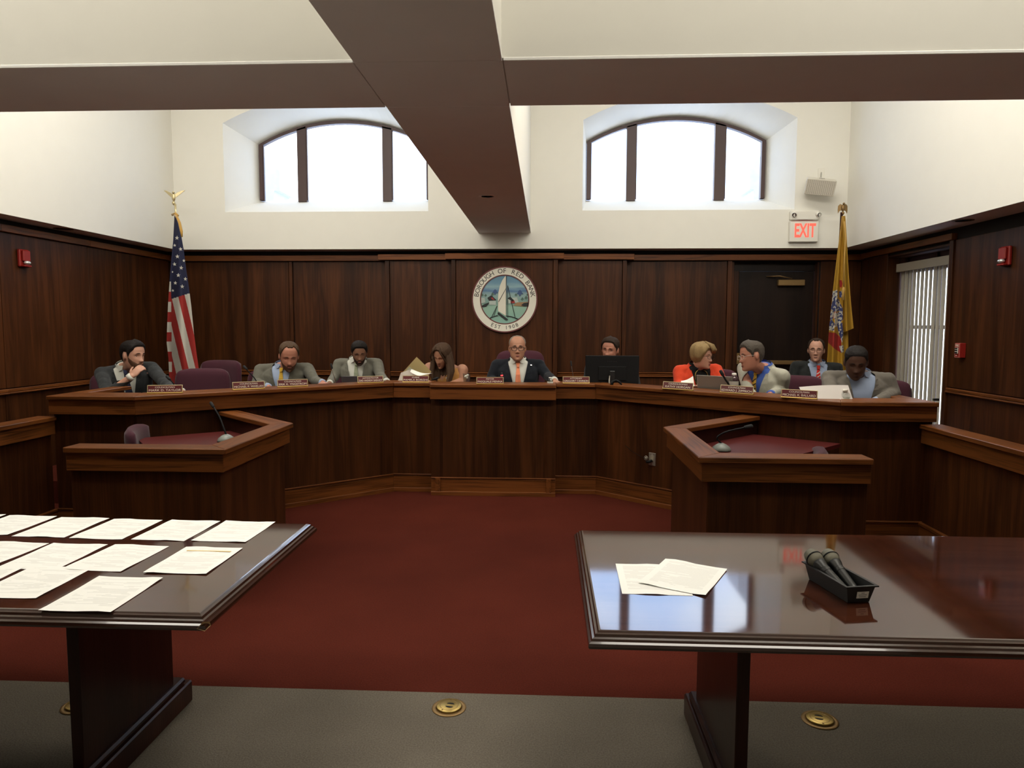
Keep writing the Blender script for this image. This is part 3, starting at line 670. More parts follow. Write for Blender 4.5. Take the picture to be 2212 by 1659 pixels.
for i, (a, b, lb) in enumerate(SH):
    z = TZ + 0.0004 * (1 + (i % 3)) + (0.0012 if i > 9 else 0)
    o = sheet(lb, z1_(*a), z1_(*b), z, group='sheets on the left table', turn=R(4) if i == 11 else 0.0)
    if 'highlighted' in lb:
        hm = box('highlight_mark', -0.08, 0.085, 0.088, 0.096, 0.0020, 0.0024, plain('orange_marker', (0.85, 0.62, 0.28), 0.9), None)
        hm.parent = o
sheet('lower white printed sheet on the right table, partly covered by another', (1325, 1218), (1470, 1221), TZ + 0.0004, M_PRINT2, 'sheets on the right table', turn=R(-1))
sheet('upper white printed sheet lying askew on another, right table', (1441, 1207.6), (1567, 1229), TZ + 0.0025, M_PRINT2, 'sheets on the right table', wave=0.005)

# ---- microphone tray and two hand microphones on the right table
FL = atz(1831, 1303, TZ); FR = atz(1877, 1300.5, TZ); BL = atz(1747, 1251.5, TZ)
u = (FR - FL); u.z = 0; tw = u.length; u.normalize(); v = (BL - FL); v.z = 0; tlen = v.length; v.normalize()
v2 = Vector((-u.y, u.x, 0)); v2 = (v2 + (v - v2) * 0.75).normalized(); v = v2
def TR(a, b, z): return FL + u * a + v * b + Vector((0, 0, z))
TH = 0.052
tray = thing('microphone_tray', TR(tw / 2, tlen / 2, 0), 'long black plastic tray holding two microphones on the right table', 'tray')
fl_ = 0.012
def ring4(in_, z): return [TR(in_, in_, z), TR(tw - in_, in_, z), TR(tw - in_, tlen - in_, z), TR(in_, tlen - in_, z)]
rings = [ring4(0.0, 0.001), ring4(-fl_ * 0.9, TH), ring4(-fl_ - 0.006, TH), ring4(-fl_ - 0.006, TH + 0.004), ring4(-fl_ * 0.8, TH + 0.004), ring4(0.003, 0.006)]
V = [p for r_ in rings for p in r_]; F = []
for k in range(len(rings) - 1):
    for i in range(4): F.append((k * 4 + i, k * 4 + (i + 1) % 4, k * 4 + 4 + (i + 1) % 4, k * 4 + 4 + i))
F += [(3, 2, 1, 0), (20, 21, 22, 23)]
mesh('tray_shell', V, F, M_BLACK, tray)
nrm = Vector((u.y, -u.x, 0))
ML = basis(TR(tw * 0.62, -fl_ * 0.45, TH * 0.5) + nrm * 0.001, u, (Vector((0, 0, 1)) + nrm * 0.2).normalized(), nrm)
st = box('price_sticker', -0.019, 0.019, -0.011, 0.011, 0.0, 0.0008, M_PAPER, tray, M=ML)
for yy, ww in ((0.006, 0.010), (0.0, 0.026), (-0.006, 0.022)): box('sticker_print', -ww / 2, ww / 2, yy - 0.0015, yy + 0.0015, 0.0008, 0.0010, M_INK, st, M=ML)
M_GRILLE = plain('grey_mesh_grille', (0.16, 0.15, 0.11), 0.45, metal=0.3, noise=0.2, nscale=900, bump=0.5)
def hand_mic(label, tail, head):
    d = (head - tail); Ln = d.length; x, y, z = frame_z(d); M = basis(tail, x, y, z)
    t = thing('hand_microphone', tail, label, 'microphone', 'hand microphones')
    lathe('barrel', [(0.004, 0.0), (0.0125, 0.001), (0.0135, 0.02), (0.0150, Ln * 0.45), (0.0152, Ln * 0.46), (0.0160, Ln * 0.62), (0.021, Ln - 0.052), (0.0215, Ln - 0.046)], M_BLACK, t, 20, M)
    lathe('tail_cap', [(0.003, -0.010), (0.011, -0.008), (0.0125, 0.002)], plain('pale_cap', (0.5, 0.47, 0.3), 0.4) if not bpy.data.materials.get('pale_cap') else bpy.data.materials['pale_cap'], t, 16, M)
    lathe('grille', [(0.0205, Ln - 0.047), (0.0250, Ln - 0.030), (0.0255, Ln - 0.022), (0.0268, Ln - 0.018), (0.0255, Ln - 0.014), (0.0245, Ln - 0.004), (0.0205, Ln + 0.008), (0.012, Ln + 0.016), (0.002, Ln + 0.018)], M_GRILLE, t, 24, M)
    lathe('band', [(0.0262, Ln - 0.021), (0.0276, Ln - 0.0195), (0.0276, Ln - 0.0165), (0.0262, Ln - 0.015)], M_BLACKM, t, 24, M)
    lathe('switch_ring', [(0.0162, Ln * 0.50), (0.0165, Ln * 0.51), (0.0168, Ln * 0.58), (0.0164, Ln * 0.59)], M_BLACK, t, 20, M)
    return t
hY = TR(0, tlen, 0).y
hand_mic('black hand microphone with grey grille, left of the two in the tray', TR(tw * 0.22, 0.028, 0.022), at(1752, 1199, hY + 0.005))
hand_mic('black hand microphone with grey grille, right of the two in the tray', TR(tw * 0.66, 0.028, 0.022), at(1789, 1199, hY + 0.012))

# ---- brass floor boxes
def floor_box(label, px, py, rz):
    p = atz(px, py, 0); t = thing('floor_outlet', p, label, 'floor outlet', 'brass floor outlets'); M = Matrix.Translation(p) @ Matrix.Rotation(rz, 4, 'Z')
    lathe('flange', [(0.071, 0.0), (0.070, 0.003), (0.054, 0.005), (0.053, 0.002)], M_BRASSD, t, 36, M)
    lid = lathe('lid', [(0.0525, 0.002), (0.0525, 0.010), (0.050, 0.012), (0.001, 0.012)], M_BRASS, t, 36, M)
    for sx in (-1, 1):
        bm = bmesh.new()
        pts = [(-0.004 + 0.016 * math.cos(a), sx * 0.009 + sx * 0.010 * abs(math.sin(a))) for a in [math.pi * k / 10 for k in range(11)]]
        pts = [q for q in pts] if sx > 0 else [q for q in pts]
        bm_prism(bm, pts, 0.0121, 0.0128, M); bmesh.ops.recalc_face_normals(bm, faces=bm.faces); from_bm('finger_slot', bm, M_BLACKM, lid)
    bm = bmesh.new(); bm_lathe(bm, [(0.036, 0.0121), (0.0375, 0.0126), (0.039, 0.0121)], 36, M, cap=False); from_bm('lid_groove', bm, M_BRASSD, lid, True)
    for a in (1.2, -1.4): lathe('screw', [(0.004, 0.0125), (0.002, 0.0132)], M_BRASSD, lid, 8, M @ Matrix.Translation((0.044 * math.cos(a), 0.044 * math.sin(a), 0)))
    return t
floor_box('brass floor outlet on the grey carpet, in the gap between the tables', 970, 1529, R(170))
floor_box('brass floor outlet on the grey carpet under the right table', 1771, 1556, R(-15))
floor_box('brass floor outlet mostly hidden behind the left table leg', 172, 1525, R(40))

# ================================================================== WINDOW BLIND
vb = thing('vertical_blind', (3.95, 7.6, 0.5), 'cream vertical slat blind in the right wall window', 'blind')
M_SLAT = plain('cream_slat', (0.52, 0.48, 0.40), 0.8, spec=0.2)
m_, nt_, b_ = M_SLAT, M_SLAT.node_tree, M_SLAT.node_tree.nodes['Principled BSDF']
tl_ = nt_.nodes.new('ShaderNodeBsdfTranslucent'); tl_.inputs[0].default_value = (0.50, 0.46, 0.36, 1); mxs = nt_.nodes.new('ShaderNodeMixShader'); mxs.inputs[0].default_value = 0.10
nt_.links.new(b_.outputs[0], mxs.inputs[1]); nt_.links.new(tl_.outputs[0], mxs.inputs[2]); nt_.links.new(mxs.outputs[0], nt_.nodes['Material Output'].inputs[0])
M_VAL = plain('beige_valance', (0.36, 0.32, 0.25), 0.8)
box('valance', 3.905, 3.920, WY0 + 0.005, WY1 - 0.03, 2.180, 2.270, M_VAL, vb, bev=0.003); box('valance_return', 3.905, 3.99, WY1 - 0.03, WY1 - 0.02, 2.180, 2.270, M_VAL, vb)
box('head_rail', 3.94, 3.98, WY0 + 0.02, WY1 - 0.03, 2.200, 2.235, M_VAL, vb)
bm = bmesh.new(); n_ = 5; hw = 0.0445
for z in (0.50, 2.195):
    for k in range(n_): t = -1 + 2 * k / (n_ - 1); bm.verts.new((0.004 * (1 - t * t), hw * t, z))
    for k in range(n_)[::-1]: t = -1 + 2 * k / (n_ - 1); bm.verts.new((0.004 * (1 - t * t) - 0.0012, hw * t, z))
bm.verts.ensure_lookup_table(); q_ = 2 * n_
for k in range(q_): bm.faces.new([bm.verts[i] for i in (k, (k + 1) % q_, q_ + (k + 1) % q_, q_ + k)])
bm.faces.new([bm.verts[i] for i in range(q_)][::-1]); bm.faces.new([bm.verts[q_ + i] for i in range(q_)])
sl0 = from_bm('slat', bm, M_SLAT, vb, False)
angs_ = [1, 1, 5, 1.5, 7, 4, 6, 6.5, 3.5, 6, 1.5, 9, 11, 3]
for k in range(14):
    s_ = sl0 if k == 0 else sl0.copy()
    if k: col.objects.link(s_); s_.parent = vb; s_.matrix_parent_inverse = sl0.matrix_parent_inverse.copy()
    s_.location = (3.96, 8.165 - 0.0825 * k, 0); s_.rotation_euler = (0, 0, -R(angs_[k] * 0.8 + 3.9))

# ================================================================== NAME PLATES
def name_plate(role, name, L, Rr, hgt, label):
    a = atz(*L, 1.0405); b = atz(*Rr, 1.0405); x = (b - a); x.z = 0; w = x.length; x.normalize(); n = Vector((x.y, -x.x, 0))
    up = (Vector((0, 0, 1)) - n * 0.0).normalized(); ctr = (a + b) / 2
    t = thing('name_plate', ctr, label, 'name plate', 'name plates on the dais')
    # base and slightly leaning holder
    M = basis(ctr, x, -n, Vector((0, 0, 1)))
    box('holder', -w / 2, w / 2, 0.0, 0.030, 0.0, 0.009, M_GOLD, t, bev=0.002, M=M)
    tilt = R(12); up2 = (Vector((0, 0, 1)) * math.cos(tilt) - n * math.sin(tilt)); nn = x.cross(up2)
    Mp = basis(ctr - n * 0.006 + Vector((0, 0, 0.007)), x, up2, nn)
    fr_ = box('holder_frame', -w / 2, w / 2, 0.0, hgt, -0.004, 0.0, M_PALEGOLD, t, bev=0.0015, M=Mp)
    box('plate', -w / 2 + 0.006, w / 2 - 0.006, 0.004, hgt - 0.005, 0.0, 0.0012, M_PLATE, t, M=Mp)
    text_mesh('role_lettering', role, hgt * 0.30, M_LETTER, t, Mp @ Matrix.Translation((0, hgt * 0.69, 0.0014)), width=min(w * 0.62, len(role) * hgt * 0.235))
    text_mesh('name_lettering', name, hgt * 0.40, M_LETTER, t, Mp @ Matrix.Translation((0, hgt * 0.30, 0.0014)), width=min(w * 0.90, len(name) * hgt * 0.31))
    return t
PH = 0.060
for role, nm, L_, R_, lb in (
        ('COUNCILMAN', 'MARK D. TAYLOR', (317, 850.8), (394, 849.6), 'maroon and gold name plate in front of the man resting his chin on his hand'),
        ('COUNCILMAN', 'MICHAEL P. WHELAN', (503, 843.2), (573, 840.0), 'maroon and gold name plate in front of the empty maroon chairs'),
        ('COUNCILMAN', 'ERIK K. YNGSTROM', (600, 837.4), (666, 834.8), 'maroon and gold name plate in front of the bearded man with a yellow tie'),
        ('ADMINISTRATOR', 'ZIAD ANDREW SHEHADY', (773, 828.8), (829, 827.0), 'maroon and gold name plate in front of the man behind the dark laptop'),
        ('CLERK', 'PAMELA BORGHI', (869, 826.6), (926, 826.8), 'maroon and gold name plate in front of the woman holding a folder'),
        ('MAYOR', 'PASQUALE MENNA', (1029, 830.4), (1088, 830.4), 'maroon and gold name plate on the centre block of the dais'),
        ('ATTORNEY', 'GREGORY CANNON', (1215.8, 829.0), (1274, 829.0), 'maroon and gold name plate left of the black monitor'),
        ('COUNCILWOMAN', 'KATHY HORGAN', (1430, 840.4), (1496, 844.6), 'maroon and gold name plate in front of the woman in the orange jacket'),
        ('COUNCILMAN', 'EDWARD J. ZIPPRICH', (1554, 848.6), (1626, 853.6), 'maroon and gold name plate in front of the man in the pale jacket'),
        ('COUNCILMAN', 'MICHAEL K. BALLARD', (1686, 859.2), (1765, 863.6), 'maroon and gold name plate rightmost on the dais')):
    name_plate(role, nm, L_, R_, PH, lb)

# ================================================================== GOOSENECK MICROPHONES
M_MIC = plain('mic_foam', (0.012, 0.012, 0.013), 0.85)
def goose(label, base, pts, rad=0.006, headlen=0.045, headr=0.011, group='gooseneck microphones on the dais', led=None, dome=None, mat=None):
    t = thing('gooseneck_microphone', base, label, 'microphone', group)
    if dome:
        lathe('base', [(dome, 0.0), (dome, 0.008), (dome * 0.86, 0.025), (dome * 0.5, 0.042), (0.012, 0.050), (0.001, 0.051)], plain('grey_mic_base', (0.20, 0.22, 0.20), 0.35) if not bpy.data.materials.get('grey_mic_base') else bpy.data.materials['grey_mic_base'], t, 24, Matrix.Translation(base) @ Matrix.Diagonal((1, 1, 1, 1)))
        st_ = base + Vector((0, 0, 0.048))
    else:
        lathe('base', [(0.035, 0.0), (0.035, 0.006), (0.012, 0.012), (0.009, 0.025)], M_BLACK, t, 18, Matrix.Translation(base)); st_ = base + Vector((0, 0, 0.02))
    P = [st_] + [Vector(p) for p in pts]
    # smooth the neck
    Q = []
    for i in range(len(P) - 1):
        p0 = P[max(i - 1, 0)]; p1 = P[i]; p2 = P[i + 1]; p3 = P[min(i + 2, len(P) - 1)]
        for k in range(5):
            s = k / 5; Q.append(0.5 * ((2 * p1) + (p2 - p0) * s + (2 * p0 - 5 * p1 + 4 * p2 - p3) * s * s + (3 * p1 - p0 - 3 * p2 + p3) * s ** 3))
    Q.append(P[-1]); tube('neck', Q, rad, mat or M_BLACKM, t, 8)
    d = (Q[-1] - Q[-3]).normalized(); e = Q[-1]
    tube('capsule', [e - d * 0.004, e, e + d * headlen * 0.3, e + d * headlen * 0.85, e + d * headlen], [headr * 0.6, headr * 0.9, headr, headr, headr * 0.5], M_MIC, t, 12)
    if led: tube('light_ring', [e - d * 0.001, e + d * 0.010], headr * 1.12, led, t, 12)
    return t
M_LED = plain('red_led', (0.9, 0.05, 0.04), 0.4, emit=(1.0, 0.05, 0.06), estr=2.2)
DZ = 0.957
def gp(px, py, Y): return at(px, py, Y)
def gbase(px, Y, z=DZ): p = at(px, 830, Y); return Vector((p.x, Y, z))
goose('slim black gooseneck microphone beside the leftmost name plate', gbase(390, 5.62), [gp(384, 843, 5.60), gp(374, 828, 5.58), gp(367, 820, 5.58)], 0.005)
goose('black gooseneck microphone in front of the bearded man with a yellow tie', gbase(562, 6.20), [gp(553, 822, 6.18), gp(540, 806, 6.18), gp(533, 798, 6.18)], 0.005)
goose('thin grey gooseneck microphone at the left of the dark laptop', gbase(727, 6.75), [gp(722, 815, 6.74), gp(719, 802, 6.74), gp(717.5, 796, 6.74)], 0.005, 0.05, 0.009, mat=M_CHROME)
goose('short black gooseneck microphone bent flat in front of the woman with the folder', gbase(918, 6.95, DZ + 0.04), [gp(922, 823, 6.93), gp(930, 822, 6.93), gp(937, 819.5, 6.93)], 0.005, 0.05, 0.012)
goose('black microphone with a glowing red ring in front of the mayor', gbase(1085, 6.86, DZ), [gp(1085, 824, 6.86), gp(1084.5, 815, 6.86), gp(1084.2, 812, 6.86)], 0.006, 0.035, 0.010, led=M_LED)
goose('thin grey gooseneck microphone left of the black monitor', gbase(1239, 6.95), [gp(1238, 812, 6.95), gp(1236, 800, 6.95), gp(1234.5, 790, 6.95)], 0.004, 0.05, 0.008, mat=M_CHROME)
goose('thick black gooseneck microphone between the laptop and the water bottle', gbase(1580, 5.95), [gp(1575, 833, 5.93), gp(1567, 820, 5.93), gp(1562, 811, 5.93)], 0.008, 0.05, 0.014)
goose('black gooseneck microphone bent low across the papers at the right', gbase(1768, 5.52), [gp(1775, 858, 5.50), gp(1796, 853, 5.50), gp(1822, 849.5, 5.50)], 0.006, 0.05, 0.013)
b1 = atz(489, 953, 0.745); goose('gooseneck microphone on a grey base on the left staff desk', b1, [b1 + Vector((-0.02, 0.01, 0.09)), b1 + Vector((-0.07, 0.05, 0.17)), b1 + Vector((-0.13, 0.09, 0.235))], 0.006, 0.05, 0.011, 'microphones on the staff desks', dome=0.062)
b2 = atz(1558, 973, 0.745); goose('gooseneck microphone on a grey base on the right staff desk', b2, [b2 + Vector((-0.03, 0, 0.085)), b2 + Vector((0.03, 0.0, 0.125)), b2 + Vector((0.15, 0.0, 0.155))], 0.006, 0.055, 0.014, 'microphones on the staff desks', dome=0.062)

# ================================================================== WALL FITTINGS
# ---- round borough seal
YS = 8.648; SC = at(1090, 647, YS); SR = 0.395
def xz(poly, y0, y1, name, mat, parent, c=SC):
    return prism(name, [(c.x + p[0], c.z + p[1]) for p in poly], -y1, -y0, mat, parent, Matrix.Rotation(R(90), 4, 'X'))
def disc(r, n=72): return [(r * math.cos(2 * math.pi * k / n), r * math.sin(2 * math.pi * k / n)) for k in range(n)]
seal = thing('borough_seal', SC - Vector((0, 0, SR)), 'round white borough seal with a sailboat picture on the back wall', 'seal')
M_SEALW = plain('seal_cream', (0.72, 0.70, 0.60), 0.6); M_SEALR = plain('seal_maroon', (0.13, 0.030, 0.030), 0.5)
def sealpic():
    m, nt, b = new_mat('painted_harbour'); N = nt.nodes; L = nt.links
    tc = N.new('ShaderNodeTexCoord'); mp = N.new('ShaderNodeMapping'); mp.inputs['Location'].default_value = (-SC.x, 0, -SC.z); L.new(tc.outputs['Object'], mp.inputs['Vector'])
    sx = N.new('ShaderNodeSeparateXYZ'); L.new(mp.outputs[0], sx.inputs[0])
    no = N.new('ShaderNodeTexNoise'); no.inputs['Scale'].default_value = 11; no.inputs['Detail'].default_value = 5; L.new(mp.outputs[0], no.inputs['Vector'])
    m2 = N.new('ShaderNodeMapping'); m2.inputs['Scale'].default_value = (5, 5, 26); L.new(mp.outputs[0], m2.inputs['Vector'])
    n2 = N.new('ShaderNodeTexNoise'); n2.inputs['Scale'].default_value = 1.0; n2.inputs['Detail'].default_value = 4; L.new(m2.outputs[0], n2.inputs['Vector'])
    ad = N.new('ShaderNodeMath'); ad.operation = 'MULTIPLY_ADD'; ad.inputs[1].default_value = 0.07; L.new(n2.outputs['Fac'], ad.inputs[0]); L.new(sx.outputs['Z'], ad.inputs[2])
    mr = N.new('ShaderNodeMapRange'); mr.inputs['From Min'].default_value = -0.26; mr.inputs['From Max'].default_value = 0.33; L.new(ad.outputs[0], mr.inputs['Value'])
    cr = N.new('ShaderNodeValToRGB'); e = cr.color_ramp.elements
    e[0].position = 0.0; e[0].color = (0.20, 0.38, 0.32, 1); e[1].position = 1.0; e[1].color = (0.10, 0.22, 0.30, 1)
    for p, c in ((0.36, (0.26, 0.42, 0.33)), (0.40, (0.16, 0.28, 0.24)), (0.60, (0.24, 0.36, 0.36)), (0.68, (0.07, 0.16, 0.30)), (0.76, (0.24, 0.38, 0.42)), (0.86, (0.13, 0.26, 0.36))):
        q = cr.color_ramp.elements.new(p); q.color = (*c, 1)
    L.new(mr.outputs[0], cr.inputs['Fac']); L.new(cr.outputs['Color'], b.inputs['Base Color']); b.inputs['Roughness'].default_value = 0.6
    return m
def ringm(name, r0, r1, y0, y1, mat):
    n = 72; V = []; F = []
    for r, y in ((r0, y1), (r0, y0), (r1, y0), (r1, y1)):
        for k in range(n): a = 2 * math.pi * k / n; V.append((SC.x + r * math.cos(a), y, SC.z + r * math.sin(a)))
    for b in range(3):
        for k in range(n): F.append((b * n + k, b * n + (k + 1) % n, (b + 1) * n + (k + 1) % n, (b + 1) * n + k))
    return mesh(name, V, F, mat, seal)
xz(disc(0.40), YS + 0.012, 8.679, 'backboard', M_SEALR, seal)
ringm('letter_ring', 0.300, 0.385, YS, YS + 0.014, M_SEALW); ringm('outer_rim', 0.385, 0.400, YS - 0.003, YS + 0.014, M_SEALR); ringm('inner_rim', 0.288, 0.300, YS - 0.003, YS + 0.014, M_SEALR)
xz(disc(0.29), YS + 0.004, YS + 0.012, 'picture', sealpic(), seal)
k_ = 0.395 / 570.0
def zp(x, y): return ((x - 912) * k_, (880 - y) * k_)      # zoomed seal pixels to metres
def zpoly(name, pts, mat, y=0.002): return xz([zp(*p) for p in pts], YS + y - 0.002, YS + y, name, mat, seal)
M_SAIL = plain('sail_cream', (0.66, 0.63, 0.53), 0.7); M_SEALK = plain('seal_black', (0.010, 0.012, 0.014), 0.6)
M_HILL = plain('seal_green', (0.08, 0.14, 0.11), 0.7); M_ROOF = plain('seal_red', (0.30, 0.03, 0.03), 0.7); M_HOUSE = plain('seal_house', (0.40, 0.46, 0.42), 0.7); M_SAND = plain('seal_sand', (0.30, 0.18, 0.09), 0.7); M_TREEB = plain('seal_blue_tree', (0.05, 0.09, 0.20), 0.7)
zpoly('sail', [(925, 470), (935, 470), (938, 1165), (800, 1080), (795, 900), (803, 760), (830, 640), (872, 545)], M_SAIL, -0.001)
zpoly('mast', [(935, 470), (943, 470), (943, 1170), (936, 1170)], M_SEALK, -0.003)
zpoly('hull', [(795, 1100), (815, 1105), (975, 1225), (965, 1243), (930, 1240), (790, 1135)], M_SEALK, -0.002)
zpoly('rigging', [(803, 915), (938, 680), (940, 690), (808, 925)], M_SEALK, -0.0035); zpoly('rigging', [(962, 640), (970, 640), (1105, 1200), (1095, 1200)], M_SEALK, -0.001)
zpoly('rigging', [(960, 630), (966, 630), (972, 1200), (965, 1200)], M_SEALK, -0.001); zpoly('rigging', [(775, 990), (783, 990), (690, 1190), (678, 1190)], M_SEALK, -0.001); zpoly('rigging', [(780, 990), (786, 990), (730, 1175), (720, 1175)], M_SEALK, -0.001)
zpoly('runner', [(650, 1195), (700, 1180), (770, 1155), (800, 1155), (800, 1165), (700, 1192), (660, 1215)], M_SEALK, -0.001); zpoly('runner', [(940, 1160), (1030, 1170), (1160, 1215), (1130, 1225), (1030, 1185), (940, 1175)], M_SEALK, -0.001)
zpoly('shore', [(520, 1015), (590, 1005), (620, 975), (640, 930), (560, 960), (505, 990)], M_SEALK, 0.0); zpoly('shore', [(1330, 990), (1220, 1000), (1060, 985), (1130, 930), (1330, 920)], M_SAND, 0.0); zpoly('shore', [(1330, 1000), (1250, 1000), (1200, 980), (1250, 940), (1330, 930)], M_SEALK, -0.001)
zpoly('house', [(500, 850), (560, 850), (575, 930), (500, 950)], M_HOUSE, 0.001); zpoly('house', [(640, 900), (760, 905), (760, 975), (640, 970)], M_HOUSE, 0.001); zpoly('house_roof', [(610, 850), (680, 805), (770, 890), (640, 905)], M_SEALK, 0.0); zpoly('house_roof', [(675, 850), (700, 840), (740, 890), (690, 880)], M_ROOF, -0.001)
zpoly('house', [(970, 860), (1130, 840), (1160, 930), (980, 950)], M_HOUSE, 0.001); zpoly('house_roof', [(1015, 905), (1085, 895), (1095, 945), (1020, 945)], M_ROOF, 0.0); zpoly('house_roof', [(960, 860), (1010, 830), (1075, 890), (1060, 920)], M_SEALK, 0.0)
for cx_, cy_, rr_ in ((515, 800, 30), (580, 810, 26), (745, 750, 52), (700, 790, 30), (1180, 770, 60), (1110, 800, 28), (1225, 870, 30), (1290, 850, 34), (1310, 800, 22)):
    zpoly('tree', [(cx_ + rr_ * (0.8 + 0.3 * math.sin(5 * a)) * math.cos(a), cy_ + rr_ * (0.7 + 0.3 * math.cos(4 * a)) * math.sin(a)) for a in [2 * math.pi * i / 18 for i in range(18)]], M_TREEB if rr_ > 50 else M_HILL, 0.0015)
def ring_text(s, r, a0, a1, size, flip=False):
    n = len(s); me_all = None
    for i, ch in enumerate(s):
        if ch == ' ': continue
        a = a0 + (a1 - a0) * i / (n - 1)
        rot = a - 90 if not flip else a + 90
        M = Matrix.Translation((SC.x + r * math.cos(R(a)), YS - 0.0005, SC.z + r * math.sin(R(a)))) @ Matrix.Rotation(R(90), 4, 'X') @ Matrix.Rotation(R(rot), 4, 'Z')
        text_mesh('letter', ch, size, M_INKB, seal, M)
ring_text('BOROUGH OF RED BANK', 0.3425, 171, 9, 0.080); ring_text('EST 1908', 0.3425, 244, 296, 0.066, True)

# ---- exit sign with two emergency lamp heads
ex = thing('exit_sign', at(1738, 523, 8.63), 'white exit sign with red letters and two emergency lamps on the upper wall', 'exit sign')
E0, E1 = at(1704, 523, 8.62), at(1770, 455, 8.62); em = at(1738, 478, 8.62); xm = (E0.x + E1.x) / 2
box('sign_body', E0.x, E1.x - 0.008, 8.60, YB, E0.z, em.z, M_PLASTW, ex, bev=0.006)
box('lamp_housing', E0.x + 0.004, E1.x - 0.002, 8.605, YB, em.z + 0.012, E1.z, M_PLASTW, ex, bev=0.010)
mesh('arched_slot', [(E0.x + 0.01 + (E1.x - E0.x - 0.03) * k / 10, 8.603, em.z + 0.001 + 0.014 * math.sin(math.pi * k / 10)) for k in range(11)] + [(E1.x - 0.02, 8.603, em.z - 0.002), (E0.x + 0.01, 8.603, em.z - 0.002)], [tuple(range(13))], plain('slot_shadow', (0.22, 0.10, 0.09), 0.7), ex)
M_EXITR = plain('exit_red', (0.9, 0.10, 0.07), 0.5, emit=(1.0, 0.12, 0.08), estr=0.75)
text_mesh('exit_lettering', 'EXIT', 0.20, M_EXITR, ex, Matrix.Translation((xm + 0.005, 8.5985, (E0.z + em.z) / 2 + 0.004)) @ Matrix.Rotation(R(90), 4, 'X') @ Matrix.Diagonal((0.60, 1.10, 1, 1)), extrude=0.001, bold=0.005)
for px_, yaw in ((1716, -20), (1767, 25)):
    c_ = at(px_, 463, 8.60); lampo = ball('lamp_head', c_, (0.030, 0.030, 0.028), M_PLASTW, ex)
    d_ = Vector((math.sin(R(yaw)), -math.cos(R(yaw)), -0.35)).normalized(); x, y, z = frame_z(d_)
    lathe('lamp_lens', [(0.021, 0.020), (0.023, 0.026), (0.021, 0.031), (0.017, 0.029), (0.002, 0.026)], M_CHROME, lampo, 18, basis(c_, x, y, z))
    lathe('lamp_rim', [(0.0225, 0.019), (0.0245, 0.026), (0.0225, 0.0315), (0.020, 0.030)], M_BLACKM, lampo, 18, basis(c_, x, y, z), cap=False)

# ---- wall loudspeaker
spk = thing('wall_speaker', at(1771, 385, 8.60), 'white perforated loudspeaker tilted down from a wall bracket above the exit sign', 'speaker')
cs = at(1772, 405, 8.44)
Ms = Matrix.Translation(cs) @ Matrix.Rotation(R(9), 4, 'Y') @ Matrix.Rotation(R(-14), 4, 'Z') @ Matrix.Rotation(R(24), 4, 'X')
M_SPK = plain('speaker_cream', (0.66, 0.63, 0.55), 0.6)
box('cabinet', -0.155, 0.155, 0.0, 0.12, -0.085, 0.085, M_SPK, spk, bev=0.008, M=Ms)
gr = box('grille', -0.158, 0.158, -0.012, 0.0, -0.088, 0.088, plain('speaker_grille', (0.56, 0.52, 0.44), 0.6), spk, bev=0.004, M=Ms)
bm = bmesh.new()
for i in range(15):
    for j in range(12):
        x = -0.140 + 0.280 * i / 14; z = -0.072 + 0.144 * j / 11
        bm.faces.new([bm.verts.new(Ms @ Vector((x + 0.0035 * math.cos(a), -0.0125, z + 0.0035 * math.sin(a)))) for a in [k * math.pi / 3 for k in range(6)]])
tag(from_bm('perforation', bm, plain('perforation_dark', (0.09, 0.08, 0.07), 0.8), gr), kind='stuff')
bp_ = at(1774, 375, 8.65); box('bracket_plate', bp_.x - 0.035, bp_.x + 0.035, 8.648, 8.66, bp_.z - 0.06, bp_.z + 0.06, M_PLASTW, spk, bev=0.002)
tube('bracket_arm', [bp_ + Vector((0, 0, 0.01)), at(1773, 385, 8.56), Ms @ Vector((0.0, 0.06, 0.085))], 0.008, M_CHROME, spk)
box('bracket_bar', -0.03, 0.03, 0.05, 0.07, 0.088, 0.096, M_CHROME, spk, M=Ms)

# ---- fire strobes and pull station
def strobe(label, X, s, p):
    t = thing('fire_strobe', (X, p.y, p.z), label, 'fire strobe', 'red fire strobes'); xs = lambda a, b: sorted((X + s * a, X + s * b))
    a, b = xs(0.0, 0.03); box('back_box', a, b, p.y - 0.062, p.y + 0.062, p.z - 0.08, p.z + 0.08, M_REDP, t, bev=0.008)
    a, b = xs(0.03, 0.055); box('cover', a, b, p.y - 0.045, p.y + 0.045, p.z - 0.03, p.z + 0.072, M_REDP, t, bev=0.008)
    a, b = xs(0.03, 0.06); box('lower_lip', a, b, p.y - 0.045, p.y + 0.045, p.z - 0.078, p.z - 0.062, M_REDP, t, bev=0.004)
    bm = bmesh.new(); bm_ball(bm, (X + s * 0.052, p.y, p.z - 0.042), (0.026, 0.036, 0.020)); from_bm('strobe_lens', bm, M_LENS, t, True)
M_LENS = plain('clear_lens', (0.85, 0.85, 0.83), 0.08, metal=0.7)
strobe('red fire strobe with a clear lens on the left wall', WL, 1, atx(47, 558, WL)); strobe('red fire strobe with a clear lens on the right wall', WR, -1, atx(2177, 553, WR))
pq = atx(2081, 757, WR); ps = thing('fire_pull_station', (WR, pq.y, pq.z), 'small red fire alarm pull box on the right wall', 'fire alarm')
box('alarm_box', WR - 0.055, WR, pq.y - 0.042, pq.y + 0.042, pq.z - 0.068, pq.z + 0.068, M_REDP, ps, bev=0.004)
M_FY = basis((WR - 0.0555, pq.y, pq.z), Vector((0, -1, 0)), Vector((0, 0, 1)), Vector((-1, 0, 0)))
